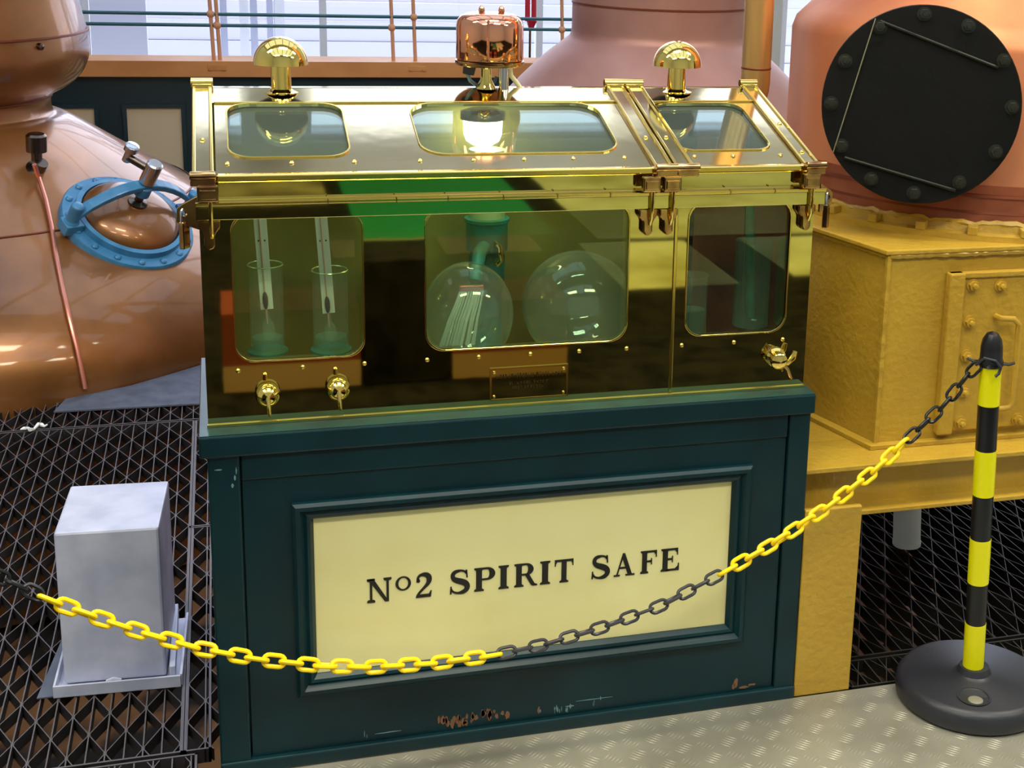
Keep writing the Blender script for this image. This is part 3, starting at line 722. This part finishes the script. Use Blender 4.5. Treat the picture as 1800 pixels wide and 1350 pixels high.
# two front plates meeting at the seam
SE = .951
fp1 = MB().prism([(SX0, H), (SE-.001, H), (SE-.001, EZ), (SX0, EZ)], BY, BY+BT, [W1, W2], fz).build('front_plate', M['brass'], sf)
fp2 = MB().prism([(SE+.001, H), (SX1, H), (SX1, EZ), (SE+.001, EZ)], BY, BY+BT, [W3], fz).build('front_plate', M['brass'], sf)
for wn in (W1, W2, W3):
    cx = sum(p[0] for p in wn)/len(wn); cz = sum(p[1] for p in wn)/len(wn)
    inner = wn; outer = [(cx+(p[0]-cx)*(1+.0035/abs(.12)) if 0 else p[0]+.0032*(1 if p[0] > cx else -1), p[1]+.0032*(1 if p[1] > cz else -1)) for p in wn]
    MB().prism(outer, BY-.0025, BY+.001, [inner], fz).build('window_bead', M['brass_trim'], sf, .0008)
    MB().prism([(p[0]+.004*(1 if p[0] > cx else -1), p[1]+.004*(1 if p[1] > cz else -1)) for p in wn], BY+BT+.0005, BY+BT+.004, (), fz).build('window_pane', M['pane'], sf)
# carcass: ends, back, floor, centre divider
def sidepoly(): return [(BY+BT, H), (YB, H), (YB, 1.358), (.45, 1.358), (BY+BT, 1.248)]
for x0, x1 in ((SX0, SX0+.005), (SX1-.005, SX1)):
    MB().prism(sidepoly(), x0, x1, (), lambda u, v, t: (t, u, v-H)).build('end_plate', M['brass'], sf)
MB().prism([(BY+BT+.004, H+.006), (YB-.01, H+.006), (YB-.01, 1.34), (.44, 1.34), (BY+BT+.004, 1.235)], SE-.002, SE+.002, (), lambda u, v, t: (t, u, v-H)).build('divider', M['brass_in'], sf)
MB().box(SX0+.005, SX1-.005, YB-.006, YB, 0, 1.355-H).build('back_plate', M['brass_in'], sf)
MB().box(SX0+.005, SX1-.005, BY+BT, YB-.006, 0, .005).build('base_plate', M['brass_in'], sf)
MB().box(SE-.0035, SE+.0035, BY-.003, BY, 0, 1.16-H).build('seam_strip', M['brass_trim'], sf, .001)
MB().box(SX0-.002, SX1+.002, BY-.004, BY, 0, .006).build('foot_bead', M['brass_trim'], sf, .001)
MB().box(.956, 1.125, YB-.012, YB-.007, .006, .56).build('back_tone_sheet', M['black_paint'], sf)  # added black sheet, darkness of the right compartment put into colour
MB().box(1.126, 1.256, YB-.012, YB-.007, .006, .56).build('back_tone_sheet', M['copper_band'], sf)  # added copper sheet, pinkish reflection put into colour
# rivets along the front
rv0 = MB().lathe([(.0048, 0), (.0046, .0016), (.003, .0034), (1e-5, .004)], 12, frame((0, 0, 0), (0, -1, 0))).build('rivet', M['brass_trim'], sf, loc=(.064, BY, Z(.861)))
for x in (.186, .306, .431, .536, .644, .748, .851, .974, 1.093, 1.207): inst(rv0, sf, (x, BY, Z(.861)))
# hinge rail across the front
rail = MB().box(.0, 1.277, .024, BY, Z(1.168), Z(1.196)).build('clamp_rail', M['brass'], sf, .0015)
MB().box(-.001, 1.278, .021, BY, Z(1.196), Z(1.203)).build('rail_lip', M['brass_trim'], rail, .0012)
for x in (.24, .37, .47, .58, .69, .80, 1.06, 1.16): MB().box(x-.001, x+.001, .0195, .03, Z(1.195), Z(1.2045)).build('notch', M['brass_worn'], rail)
# lids: sheet with openings, mapped onto the slope
sl = Vector((0, .403, .111)).normalized(); nl = Vector((0, -sl.z, sl.y))
def fl(u, v, t): q = Vector((u, BY, 1.25-H))+sl*v+nl*t; return tuple(q)
def ls(y): return (y-BY)/sl.y
LT = ls(.372)
L1 = rrect(.063, .292, ls(.118), ls(.366), .045); L2 = rrect(.435, .847, ls(.120), ls(.365), .055); L3 = rrect(.977, 1.190, ls(.122), ls(.362), .040)
def lid(x0, x1, hs, rx):
    l = MB().prism([(x0, -.004), (x1, -.004), (x1, LT), (x0, LT)], -.005, 0, hs, fl).build('lid', M['brass_lid'], sf)
    for h in hs:
        cx = sum(p[0] for p in h)/len(h); cz = sum(p[1] for p in h)/len(h)
        MB().prism([(p[0]+.003*(1 if p[0] > cx else -1), p[1]+.003*(1 if p[1] > cz else -1)) for p in h], 0, .003, [h], fl).build('lid_bead', M['brass_trim'], l, .0008)
        MB().prism([(p[0]+.004*(1 if p[0] > cx else -1), p[1]+.004*(1 if p[1] > cz else -1)) for p in h], -.010, -.0065, (), fl).build('lid_pane', M['pane_lid'], l)
    b = MB().box(x0, x1, .030, .049, Z(1.238), Z(1.2535)).build('lid_lip', M['brass_trim'], l, .004, seg=4)
    MB().prism([(x0, LT-.003), (x1, LT-.003), (x1, LT+.004), (x0, LT+.004)], -.002, .004, (), fl).build('hinge_bead', M['brass_trim'], l, .0015)
    for x in rx:
        q = Vector(fl(x, ls(.093), 0))
        MB().lathe([(.0052, 0), (.005, .002), (.003, .004), (1e-5, .0045)], 12, frame(q, nl)).build('rivet', M['brass_trim'], l)
    return l
lid(.038, .897, [L1, L2], (.059, .178, .297, .425, .532, .635, .738, .847))
lid(.985, 1.228, [L3], (1.0, 1.087, 1.195))
# fixed top strip
MB().prism([(SX0, LT+.004), (SX1, LT+.004), (SX1, ls(.452)), (SX0, ls(.452))], -.005, 0, (), fl).build('top_strip', M['brass_lid'], sf)
MB().box(SX0, SX1, .450, YB+.004, Z(1.355), Z(1.362)).build('ridge_cap', M['brass_lid'], sf, .001)
# straps over lid joints
def strap(x0, x1, yt=.452, n_r=(.19,), z=.004):
    s_ = MB().prism([(x0, -.006), (x1, -.006), (x1, ls(yt)), (x0, ls(yt))], -.004, z, (), fl).build('strap', M['brass_lid'], sf, .0015)
    for q_ in (x0+.0035, x1-.0035):
        MB().prism([(q_-.0035, -.006), (q_+.0035, -.006), (q_+.0035, ls(yt)), (q_-.0035, ls(yt))], z-.001, z+.004, (), fl).build('strap_rib', M['brass_trim'], s_, .0015)
    for y in n_r:
        MB().lathe([(.0055, 0), (.005, .002), (.003, .004), (1e-5, .0045)], 12, frame(Vector(fl((x0+x1)/2, ls(y), z)), nl)).build('rivet', M['brass_trim'], s_)
    # top hinge knuckle and bottom clip
    k = MB().cyl((x0-.003, .456, Z(1.372)), (x1+.003, .456, Z(1.372)), .010, n=14)
    k.box(x0, x1, .440, .466, Z(1.356), Z(1.371)); k.build('hinge_knuckle', M['brass_trim'], s_, .001)
    e = MB().box(x0-.003, x1+.003, .012, .050, Z(1.236), Z(1.254)); e.cyl((x0-.004, .014, Z(1.256)), (x1+.004, .014, Z(1.256)), .0085, n=12)
    e.build('eave_clip', M['brass_worn'], s_, .002)
    return s_
strap(-.005, .034); strap(.897, .937, n_r=(.18,)); strap(.942, .983, n_r=(.18,)); strap(1.229, 1.266, n_r=(.10, .24))
# hasps over the rail
def hasp(xc, flip=1):
    h = MB().box(xc-.019, xc+.019, .006, .024, Z(1.206), Z(1.238)).build('hasp', M['brass_worn'], sf, .003)
    MB().box(xc-.014, xc+.014, .003, .006, Z(1.212), Z(1.230)).build('hasp_face', M['brass_worn'], h, .002)
    # shaped hanging tongue: shoulders then a rounded tail
    tg = [(-.020, 1.166), (-.020, 1.152), (-.012, 1.142), (-.010, 1.136), (-.010, 1.118), (-.007, 1.112), (0, 1.109), (.007, 1.112), (.010, 1.118), (.010, 1.136), (.014, 1.144), (.020, 1.152), (.020, 1.166)]
    MB().prism([(xc+u, z) for u, z in tg], .028, .046, (), fz).build('tongue', M['brass_worn'], h, .003)
    MB().tube([(xc+.004, .020, Z(1.218)), (xc+.004, .012, Z(1.214)), (xc+.004, .014, Z(1.190)), (xc+.004, .016, Z(1.150)), (xc+.004, .028, Z(1.134))], .0038, 8).build('staple', M['brass_trim'], h)
    return h
hasp(.884); hasp(.928); hasp(.022); hasp(1.238)
# rail end lugs with padlocks
for s, x0, x1 in ((-1, -.036, .004), (1, 1.266, 1.294)):
    pl = [(x0, 1.166), (x1, 1.150 if s < 0 else 1.166), (x1, 1.215), (x0+.012, 1.200), (x0+.002, 1.192)] if s < 0 else [(x0, 1.150), (x1-.004, 1.160), (x1, 1.170), (x1, 1.192), (x1-.006, 1.199), (x0, 1.212)]
    hole = [((-.022 if s < 0 else 1.283)+.006*math.cos(2*PI*i/12), 1.183+.006*math.sin(2*PI*i/12)) for i in range(12)]
    MB().prism(pl, .026, .034, [hole], fz).build('rail_lug', M['brass_worn'], sf, .001)
# taps on the front
def tap(x, z, big=False):
    b = MB().lathe([(.016, 0), (.016, .004), (.023, .006), (.024, .014), (.020, .024), (.012, .032), (1e-5, .034)], 28, frame((x, BY, Z(z)), (0, -1, 0)))
    t_ = b.build('tap', M['gold'], sf)
    MB().tube([(x, BY-.03, Z(z)), (x, BY-.036, Z(z-.012)), (x+.002, BY-.038, Z(z-.036))], [.005, .0045, .0032], 10).build('lever', M['brass_trim'], t_)
    MB().lathe([(.0045, 0), (.004, .012), (1e-5, .014)], 10, frame((x-.004, BY-.003, Z(z+.028)), (0, 0, 1))).build('pin', M['brass_trim'], t_)
tap(.118, .812); tap(.253, .815)
# valve at right: round boss with spindle and bent pointer, scratched plate under it
vt = MB().lathe([(.022, 0), (.022, .006), (.017, .010), (.015, .022), (.019, .026), (.018, .036), (.010, .042), (1e-5, .043)], 24, frame((1.192, BY, Z(.822)), (-.1, -1, 0))).build('valve', M['gold'], sf)
MB().tube([(1.192, BY-.02, Z(.822)), (1.21, BY-.028, Z(.815)), (1.222, BY-.03, Z(.828)), (1.226, BY-.03, Z(.842))], [.005, .006, .007, .005], 10).build('pointer', M['brass_trim'], vt)
MB().tube([(1.192, BY-.02, Z(.822)), (1.212, BY-.026, Z(.80)), (1.222, BY-.028, Z(.778))], [.005, .004, .003], 8).build('lever', M['brass_worn'], vt)
MB().tube([(1.18, BY-.006, Z(.835)), (1.172, BY-.012, Z(.846)), (1.168, BY-.012, Z(.838))], [.006, .007, .003], 8).build('cam', M['brass_worn'], vt)
# name plate
npl = MB().box(.561, .722, BY-.0025, BY, Z(.766), Z(.833)).build('name_plate', M['brass'], sf)
MB().prism([(.559, .764), (.724, .764), (.724, .835), (.559, .835)], BY-.004, BY, [[(.5625, .7675), (.7205, .7675), (.7205, .8315), (.5625, .8315)]], fz).build('plate_rim', M['brass_trim'], npl)
for x in (.568, .715):
    for z in (.773, .826):
        MB().lathe([(.0034, 0), (.003, .0015), (1e-5, .0022)], 10, frame((x, BY-.0025, Z(z)), (0, -1, 0))).build('screw', M['brass_trim'], npl)
dark_b = mat('engraved letters', rgb(60, 48, 16), .6, .5)
# worn engraving, illegible in the photograph except for its rows
r5 = random.Random(2)
def engr(x0, x1, z, h, wmin=.003, wmax=.006):
    b = MB(); x = x0
    while x < x1:
        w_ = r5.uniform(wmin, wmax)
        b.box(x, x+.0011, BY-.0029, BY-.0024, Z(z), Z(z+h)); 
        b.box(x, x+w_*.7, BY-.0029, BY-.0024, Z(z+h*r5.choice((0, .45, .9))), Z(z+h*r5.choice((.1, .55, 1.0))+.0006))
        if r5.random() < .5: b.box(x+w_*.6, x+w_*.6+.0009, BY-.0029, BY-.0024, Z(z), Z(z+h))
        x += w_+.0016 + (.004 if r5.random() < .14 else 0)
    b.build('engraved_row', dark_b, npl)
engr(.572, .712, .812, .009); engr(.600, .680, .797, .006); engr(.606, .676, .787, .006)
# roof vents
def vent(x):
    v = MB().lathe([(.036, 0), (.036, .003), (.026, .006), (.0215, .010), (.0205, .062), (.022, .064)], 32, Matrix.Translation((x, .436, Z(1.352)))).build('vent_stem', M['gold'], sf)
    c = [(.0545, .056), (.0565, .0565)]+[(.0565*math.cos(t), .058+.057*math.sin(t)) for t in [PI/2*i/12 for i in range(1, 12)]]+[(1e-5, .115)]
    MB().lathe(c, 48, Matrix.Translation((x, .436, Z(1.358))), cap0=False).build('vent_cap', M['gold'], v)
    MB().lathe([(.0545, .056), (.03, .062), (1e-5, .062)], 48, Matrix.Translation((x, .436, Z(1.358)))).build('cap_shade_disc', M['black_paint'], v)  # black disc, paints the shade under the cap
vent(.176); vent(1.062)
# copper lamp housing on its stem
LX, LYY = .627, .45
lh = MB().lathe([(.022, 0), (.020, .006), (.013, .02), (.012, .045), (.018, .052), (.03, .056)], 24, Matrix.Translation((LX-.008, LYY, Z(1.36)))).build('lamp_stem', M['gold'], sf)
MB().lathe([(.075, .0), (.0765, .003), (.0765, .010), (.070, .012)], 48, Matrix.Translation((LX, LYY, Z(1.414)))).build('lamp_base', M['brass_worn'], lh)
cup = [(.0735, .012), (.0745, .014), (.0745, .085), (.072, .098), (.064, .108), (.050, .114), (.03, .117), (1e-5, .118)]
hs_ = MB().lathe(cup, 64, Matrix.Translation((LX, LYY, Z(1.414)))).build('lamp_housing', M['copper_pol'], lh)
for k in range(6):
    a = 2*PI*k/6+.3
    MB().tube([(LX+.0745*math.cos(a), LYY+.0745*math.sin(a), Z(1.43)), (LX+.0755*math.cos(a), LYY+.0755*math.sin(a), Z(1.50)), (LX+.068*math.cos(a), LYY+.068*math.sin(a), Z(1.519))], .003, 8).build('housing_rib', M['copper_pol'], lh)
for dx in (-.022, .022): MB().ball((LX+dx, LYY-.02, Z(1.535)), .007, 12, 8, 1.6).build('top_nut', M['copper_pol'], lh)
MB().cyl((LX+.032, LYY, Z(1.355)), (LX+.032, LYY, Z(1.416)), .0115, n=18).build('conduit', M['chrome'], lh)
MB().cyl((LX-.048, LYY, Z(1.392)), (LX-.044, LYY, Z(1.415)), .013, .015, 14).build('cable_gland', M['black_pl'], lh)
MB().tube([(LX-.050, LYY, Z(1.394)), (LX-.044, LYY, Z(1.378)), (LX-.028, LYY+.01, Z(1.366)), (LX-.005, LYY+.02, Z(1.362)), (LX+.014, LYY+.02, Z(1.372)), (LX+.02, LYY+.02, Z(1.385))], .0042, 8).build('cable', M['grey_cable'], lh)
MB().tube([(LX+.046, LYY+.01, Z(1.415)), (LX+.050, LYY+.01, Z(1.388)), (LX+.062, LYY+.01, Z(1.374)), (LX+.072, LYY+.012, Z(1.36))], .0055, 8).build('cable', M['cream_pl'], lh)
# ------------------------------------------------ instruments inside the safe
def jar(x, y, zb, zt, r, lab):
    j = thing('glass_jar', lab, 'jar', (x, y, zb), 'hydrometer jars in the safe')
    h = zt-zb
    MB().lathe([(r-.002, 0), (r, .002), (r, h), (r+.001, h+.001)], 32, cap0=True, cap1=False).build('jar_wall', M['jar'], j)
    MB().lathe([(r, h-.001), (r+.0018, h), (r, h+.0015), (r-.0018, h), (r, h-.001)], 32, cap0=False, cap1=False).build('jar_rim', M['pane_edge'], j)
    MB().lathe([(r+.006, -.004), (r+.006, .0), (r-.004, .004)], 32).build('jar_foot', M['verdigris'], j)
    MB().lathe([(r-.004, .003), (r-.004, .028)], 32).build('spirit', M['liquid'], j)
    return j
jar(.124, .17, .862, 1.042, .034, 'glass hydrometer jar behind the left window, nearer its left edge')
jar(.252, .20, .848, 1.018, .036, 'glass hydrometer jar behind the left window, nearer its right edge')
def thermo(x, y, z0, z1, x1, lab):
    t = thing('thermometer', lab, 'thermometer', (x, y, z0), 'thermometers in the jars', rot=(0, (x1-x)/(z1-z0)*1.0, 0))
    h = z1-z0
    MB().box(-.0125, .0125, -.0015, .0015, 0, h).build('scale_plate', M['paper'], t, .001)
    MB().cyl((-.002, -.0035, -.03), (-.002, -.0035, h), .0014, n=8).build('mercury_tube', mat('capillary', rgb(206, 160, 146), .2), t)
    for s in (-.006, .006):
        MB().lathe([(.0018, 0), (1e-5, .001)], 8, frame((s, -.0015, h*.52), (0, -1, 0))).build('screw', M['steel_dark'], t)
    b = MB().ball((-.002, -.005, .020), .0055, 10, 8, 3.4); b.build('bulb', M['black_pl'], t)
    MB().tube([(0, 0, -.002), (0, 0, -.018), (0, 0, -.030), (0, 0, -.060), (0, 0, -.066)], [.003, .004, .012, .013, .004], 12).build('float_bulb', M['jar'], t)
    return t
thermo(.125, .17, .948, 1.225, .113, 'white scale thermometer standing in the left hydrometer jar')
thermo(.249, .20, .925, 1.225, .232, 'white scale thermometer standing in the right hydrometer jar')
# spirit pipe with spout
sp = thing('spirit_pipe', 'pale green inlet pipe with verdigris collar and spout behind the middle window', 'pipe', (.605, .35, .754))
MB().lathe([(.040, 1.085-.754), (.040, 1.24-.754)], 28).build('pipe', M['pipe_pale'], sp)
MB().lathe([(.036, 1.010-.754), (.046, 1.014-.754), (.046, 1.076-.754), (.050, 1.079-.754), (.050, 1.086-.754), (.040, 1.088-.754)], 28).build('collar', M['verdigris'], sp)
MB().lathe([(.050, .0), (.050, .01), (.034, .014), (.034, .16), (.040, .17), (.040, .245), (.034, .257)], 28).build('pillar', M['verdigris'], sp)
MB().tube([(-.01, -.03, .275), (-.03, -.08, .27), (-.045, -.13, .245), (-.05, -.145, .225)], [.016, .015, .014, .013], 14).build('spout', M['verdigris'], sp)
MB().tube([(.012, -.04, .285), (.018, -.065, .275), (.018, -.075, .25), (.01, -.07, .24)], .006, 10).build('cock', M['gold'], sp)
lip = MB().box(-.026, .026, -.006, .006, 0, .012, Matrix.Translation((.545-.605, .195-.35, .962-.754))); lip.build('weir_lip', M['copper_tube'], sp, .002)
# falling spirit: a fan of fine threads
fs_ = MB(); r6 = random.Random(9)
for k in range(26):
    t = k/25; x0 = .520+.050*t+r6.uniform(-.002, .002); x1 = .478+.070*t+r6.uniform(-.004, .004); y0 = .192+r6.uniform(-.004, .004)
    fs_.tube([(x0, y0, .962), (x0*.75+x1*.25, y0-.004, .935), (x0*.4+x1*.6, y0-.006, .90), (x1, y0-.008, .845)], [.0012, .0016, .0018, .0026], 6)
o = fs_.build('spirit_stream', M['spirit'], None); o['kind'] = 'stuff'; o['label'] = 'clear spirit falling in fine threads from the spout into the left glass bowl'
o['category'] = 'liquid'
def bowl(x, y, z0, prof_, lab, tilt=(0, 0, 0)):
    g = thing('glass_bowl', lab, 'bowl', (x, y, z0), 'glass receiving bowls in the safe')
    b = MB().lathe(smooth_prof(prof_, 3), 48, Matrix.Rotation(tilt[1], 4, 'Y'), cap0=False, cap1=False).build('bowl_glass', M['bowl'], g, sharp=80)
    r0 = .055
    MB().lathe([(.05, -.02), (.055, .0), (.05, .006)], 32).build('bowl_seat', M['verdigris'], g)
    return g
def egg(r, h, p=1.0, n=12):
    return [(max(r*math.sin(PI*(.10+.90*(i/n)**p)), 1e-4), h*(1-math.cos(PI*(.10+.90*(i/n)**p)))/2-h*(1-math.cos(PI*.10))/2) for i in range(n+1)]
bowl(.537, .185, .806, egg(.096, .226), 'round glass bowl around the falling spirit, left in the middle window')
bowl(.772, .235, .790, egg(.126, .246, .9), 'empty egg-shaped glass bowl, right in the middle window', (0, .16, 0))
# added glowing cup, stands in for the housing's reflection in the lid glass
MB().lathe([(.040, 0), (.049, .003), (.049, .020), (.030, .026)], 32, Matrix.Translation((LX-.028, .375, Z(1.300)))).build('added_cup_collar', M['steel_dark'], lh)
MB().lathe([(1e-5, -.056), (.022, -.054), (.036, -.045), (.042, -.030), (.043, .0)], 32, Matrix.Translation((LX-.028, .375, Z(1.300)))).build('added_glow_cup', M['added_glow_cup'], lh)
# right compartment
j = thing('glass_jar', 'dark tinted glass jar with thin tube behind the right window', 'jar', (1.205, .25, .835))
MB().lathe([(.040, 0), (.042, .002), (.042, .20), (.043, .202)], 32, cap1=False).build('jar_wall', M['liquid'], j)
MB().cyl((.0, 0, .02), (-.02, 0, .40), .010, n=14).build('inner_tube', M['verdigris'], j)
j = thing('glass_jar', 'short pale glass jar low at left behind the right window', 'jar', (1.06, .25, .76))
MB().lathe([(.034, 0), (.036, .002), (.036, .20), (.037, .202)], 32, cap1=False).build('jar_wall', M['bowl'], j)
MB().lathe([(.031, .002), (.031, .12)], 24).build('spirit', M['liquid'], j)

# ------------------------------------------------ padlocks
def padlock(x, y, z, lab, rot):
    p = thing('padlock', lab, 'padlock', (x, y, z), rot=(0, 0, rot))
    MB().box(-.009, .009, -.006, .006, -.052, 0).build('body', M['brass_worn'], p, .002)
    pts = [(-.006, 0, -.004), (-.006, 0, .018)]+[(-.006*math.cos(t), 0, .018+.007*math.sin(t)) for t in [PI*i/8 for i in range(1, 8)]]+[(.006, 0, .018), (.006, 0, -.004)]
    MB().tube(pts, .0028, 10).build('shackle', M['chrome'], p)
padlock(-.0225, .030, 1.166, 'small brass padlock hanging from the left end of the rail', .9)
padlock(1.2835, .030, 1.167, 'small brass padlock hanging from the right end of the rail', .9)

# ================================================================== DUCT COVER
dc = thing('duct_cover', 'grey galvanised box standing in a folded tray on the left grating', 'duct', (-.335, .43, 0))
MB().prism([(0, 0), (.218, -.015), (.232, .255), (.012, .27)], .014, .384).build('box', M['galv'], dc, .006)
tray = MB().prism([(-.02, -.035), (.245, -.05), (.245, -.048), (.262, .27), (.0, .29)], .002, .008).build('tray', M['galv'], dc)
MB().box(-.02, .25, -.006, 0, 0, .028, Matrix.Translation((0, -.033, .004)) @ Matrix.Rotation(-.06, 4, 'Z')).build('tray_lip', M['galv'], dc, .001)
MB().box(0, .006, 0, .30, 0, .028, Matrix.Translation((.247, -.046, .004)) @ Matrix.Rotation(-.03, 4, 'Z')).build('tray_lip', M['galv'], dc, .001)
MB().box(0, .005, -.004, .30, 0, .028, Matrix.Translation((-.02, -.03, .004)) @ Matrix.Rotation(-.03, 4, 'Z')).build('tray_lip', M['galv'], dc, .001)
MB().box(.225, .238, -.03, .28, .008, .045).build('tray_lip', M['galv'], dc, .002)
MB().prism([(-.055, -.03), (-.012, -.03), (.0, .30), (-.02, .30)], .002, .005).build('side_sheet', M['galv_dark'], dc)
MB().tube([(.09, -.012, .016), (.105, -.014, .022), (.12, -.014, .016)], .005, 8).build('weld_blob', M['galv'], dc)

# ================================================================== STANCHION + CHAIN
def stanchion(x, y, lab):
    t = thing('chain_post', lab, 'post', (x, y, 0))
    MB().lathe([(.166, .0), (.177, .006), (.180, .018), (.178, .040), (.170, .052), (.160, .057), (.05, .060), (.040, .066), (.034, .08), (1e-5, .08)], 72).build('base', M['black_pl'], t)
    # filler plug recess
    MB().lathe([(.038, 0), (.039, .003), (.034, .0035), (.032, .001)], 28, Matrix.Translation((-.050, -.095, .0575))).build('filler_ring', M['black_pl'], t)
    MB().lathe([(.017, 0), (.017, .005), (.014, .006), (1e-5, .006)], 20, Matrix.Translation((-.056, -.112, .0575))).build('filler_plug', M['alu'], t)
    ln = Vector((-.040, 0, 1)).normalized()
    zs = [(.060, 'black_band'), (.080, 'yellow_band'), (.192, 'black_band'), (.295, 'yellow_band'), (.405, 'black_band'), (.513, 'yellow_band'), (.622, 'black_band'), (.730, 'yellow_band'), (.824, None)]
    for (z0, mm), (z1, _) in zip(zs, zs[1:]):
        r = .0245 if mm == 'yellow_band' else .0238
        MB().cyl(ln*z0, ln*z1, r, n=32).build('yellow_band' if mm[0] == 'y' else 'black_band', M[mm], t)
    T4 = frame(ln*.820, ln)
    MB().lathe([(.026, 0), (.028, .003), (.028, .012), (.0255, .016), (.0245, .045), (.021, .062), (.013, .075), (1e-5, .080)], 32, T4).build('cap', M['black_band'], t)
    for k in range(4):
        a = PI/4*0+PI/2*k+.15
        c, s = math.cos(a), math.sin(a)
        pts = [(c*.022, s*.022, .007), (c*.040, s*.040, .007), (c*.052, s*.052, .012)]
        MB().tube([T4 @ Vector(p) for p in pts], [.004, .0035, .003], 8).build('hook', M['black_pl'], t)
    return t
stanchion(1.680, -.095, 'yellow and black banded plastic post with round black foot at right')
stanchion(-1.52, -.30, 'yellow and black banded plastic post holding the chain beyond the duct box')
path = [(-1.52, -.34, .80), (-1.30, -.30, .735), (-1.1, -.26, .68), (-.9, -.20, .64), (-.7, -.15, .605), (-.55, -.11, .59), (-.421, -.08, .560), (-.367, -.08, .530), (-.331, -.08, .506), (-.294, -.08, .479), (-.228, -.08, .44), (-.13, -.08, .388), (-.029, -.08, .341), (.076, -.08, .304), (.195, -.08, .273), (.295, -.08, .256), (.421, -.08, .247), (.539, -.08, .248), (.659, -.08, .26), (.782, -.08, .284), (.907, -.08, .318), (1.046, -.08, .379), (1.162, -.08, .437), (1.278, -.08, .506), (1.395, -.08, .59), (1.472, -.08, .66), (1.549, -.08, .729), (1.596, -.082, .792), (1.620, -.092, .824)]
path = [Vector(p) for p in path][::-1]
path = [Vector(q) for q in path]
ch = thing('barrier_chain', 'yellow and black plastic link chain sagging across the cabinet front', 'chain', (0, 0, 0))
PITCH = .0336
def link_mesh(name, mt, RW, OW):
    OL = PITCH+4*RW-.001; pts = []; hl = OL/2-RW; hw = OW/2-RW; n = 7
    for sgn in (1, -1):
        for i in range(n+1):
            a = -PI/2+PI*i/n
            x, y = (hl-hw)+hw*math.cos(a), hw*math.sin(a)
            pts.append((sgn*x, sgn*y, 0))
    return MB().tube(pts, RW, 8, closed=True).build(name, mt, ch)
ly = link_mesh('link', M['yellow_pl'], .0047, .0315); lb = link_mesh('link', M['grey_pl'], .0036, .0285); ly['label'] = 'yellow link'; lb['label'] = 'dark grey link'; lk = link_mesh('link', M['black_band'], .0036, .0300); lk['label'] = 'glossy black link'
seg = []; acc = 0; s_at = [0]
for a, c in zip(path, path[1:]): s_at.append(s_at[-1]+(c-a).length)
def at_s(s):
    for i in range(len(path)-1):
        if s_at[i+1] >= s: return path[i].lerp(path[i+1], (s-s_at[i])/(s_at[i+1]-s_at[i]))
    return path[-1]
first = {'y': True, 'b': True, 'k': True}; n = int(s_at[-1]/PITCH)
for i in range(n):
    s = (i+.5)*PITCH; p = at_s(s); d = (at_s(s+.012)-at_s(max(s-.012, 0))).normalized()
    k = 'k' if (p.x > 1.475 or p.x < -.296) else 'b' if .548 < p.x < 1.052 else 'y'
    src = {'y': ly, 'b': lb, 'k': lk}[k]
    base_r = .8 if p.x > 1.1 else .5
    roll = (base_r if i % 2 else base_r+PI/2)+random.uniform(-.18, .18)
    upv = Vector((0, 0, 1)); side_ = d.cross(upv).normalized(); up2 = side_.cross(d)
    z_ = up2*math.cos(roll)+side_*math.sin(roll); y_ = z_.cross(d)
    mm = Matrix((d, y_, z_)).transposed().to_4x4(); mm.translation = p
    o = src if first[k] else src.copy()
    if not first[k]: COL.objects.link(o); o.parent = ch
    first[k] = False
    o.matrix_local = mm
# S hook at the post
MB().tube([(1.612, -.092, .822), (1.622, -.108, .842), (1.640, -.126, .840), (1.652, -.130, .826), (1.648, -.130, .812), (1.640, -.130, .806)], .0036, 8).build('end_hook', M['black_pl'], ch)
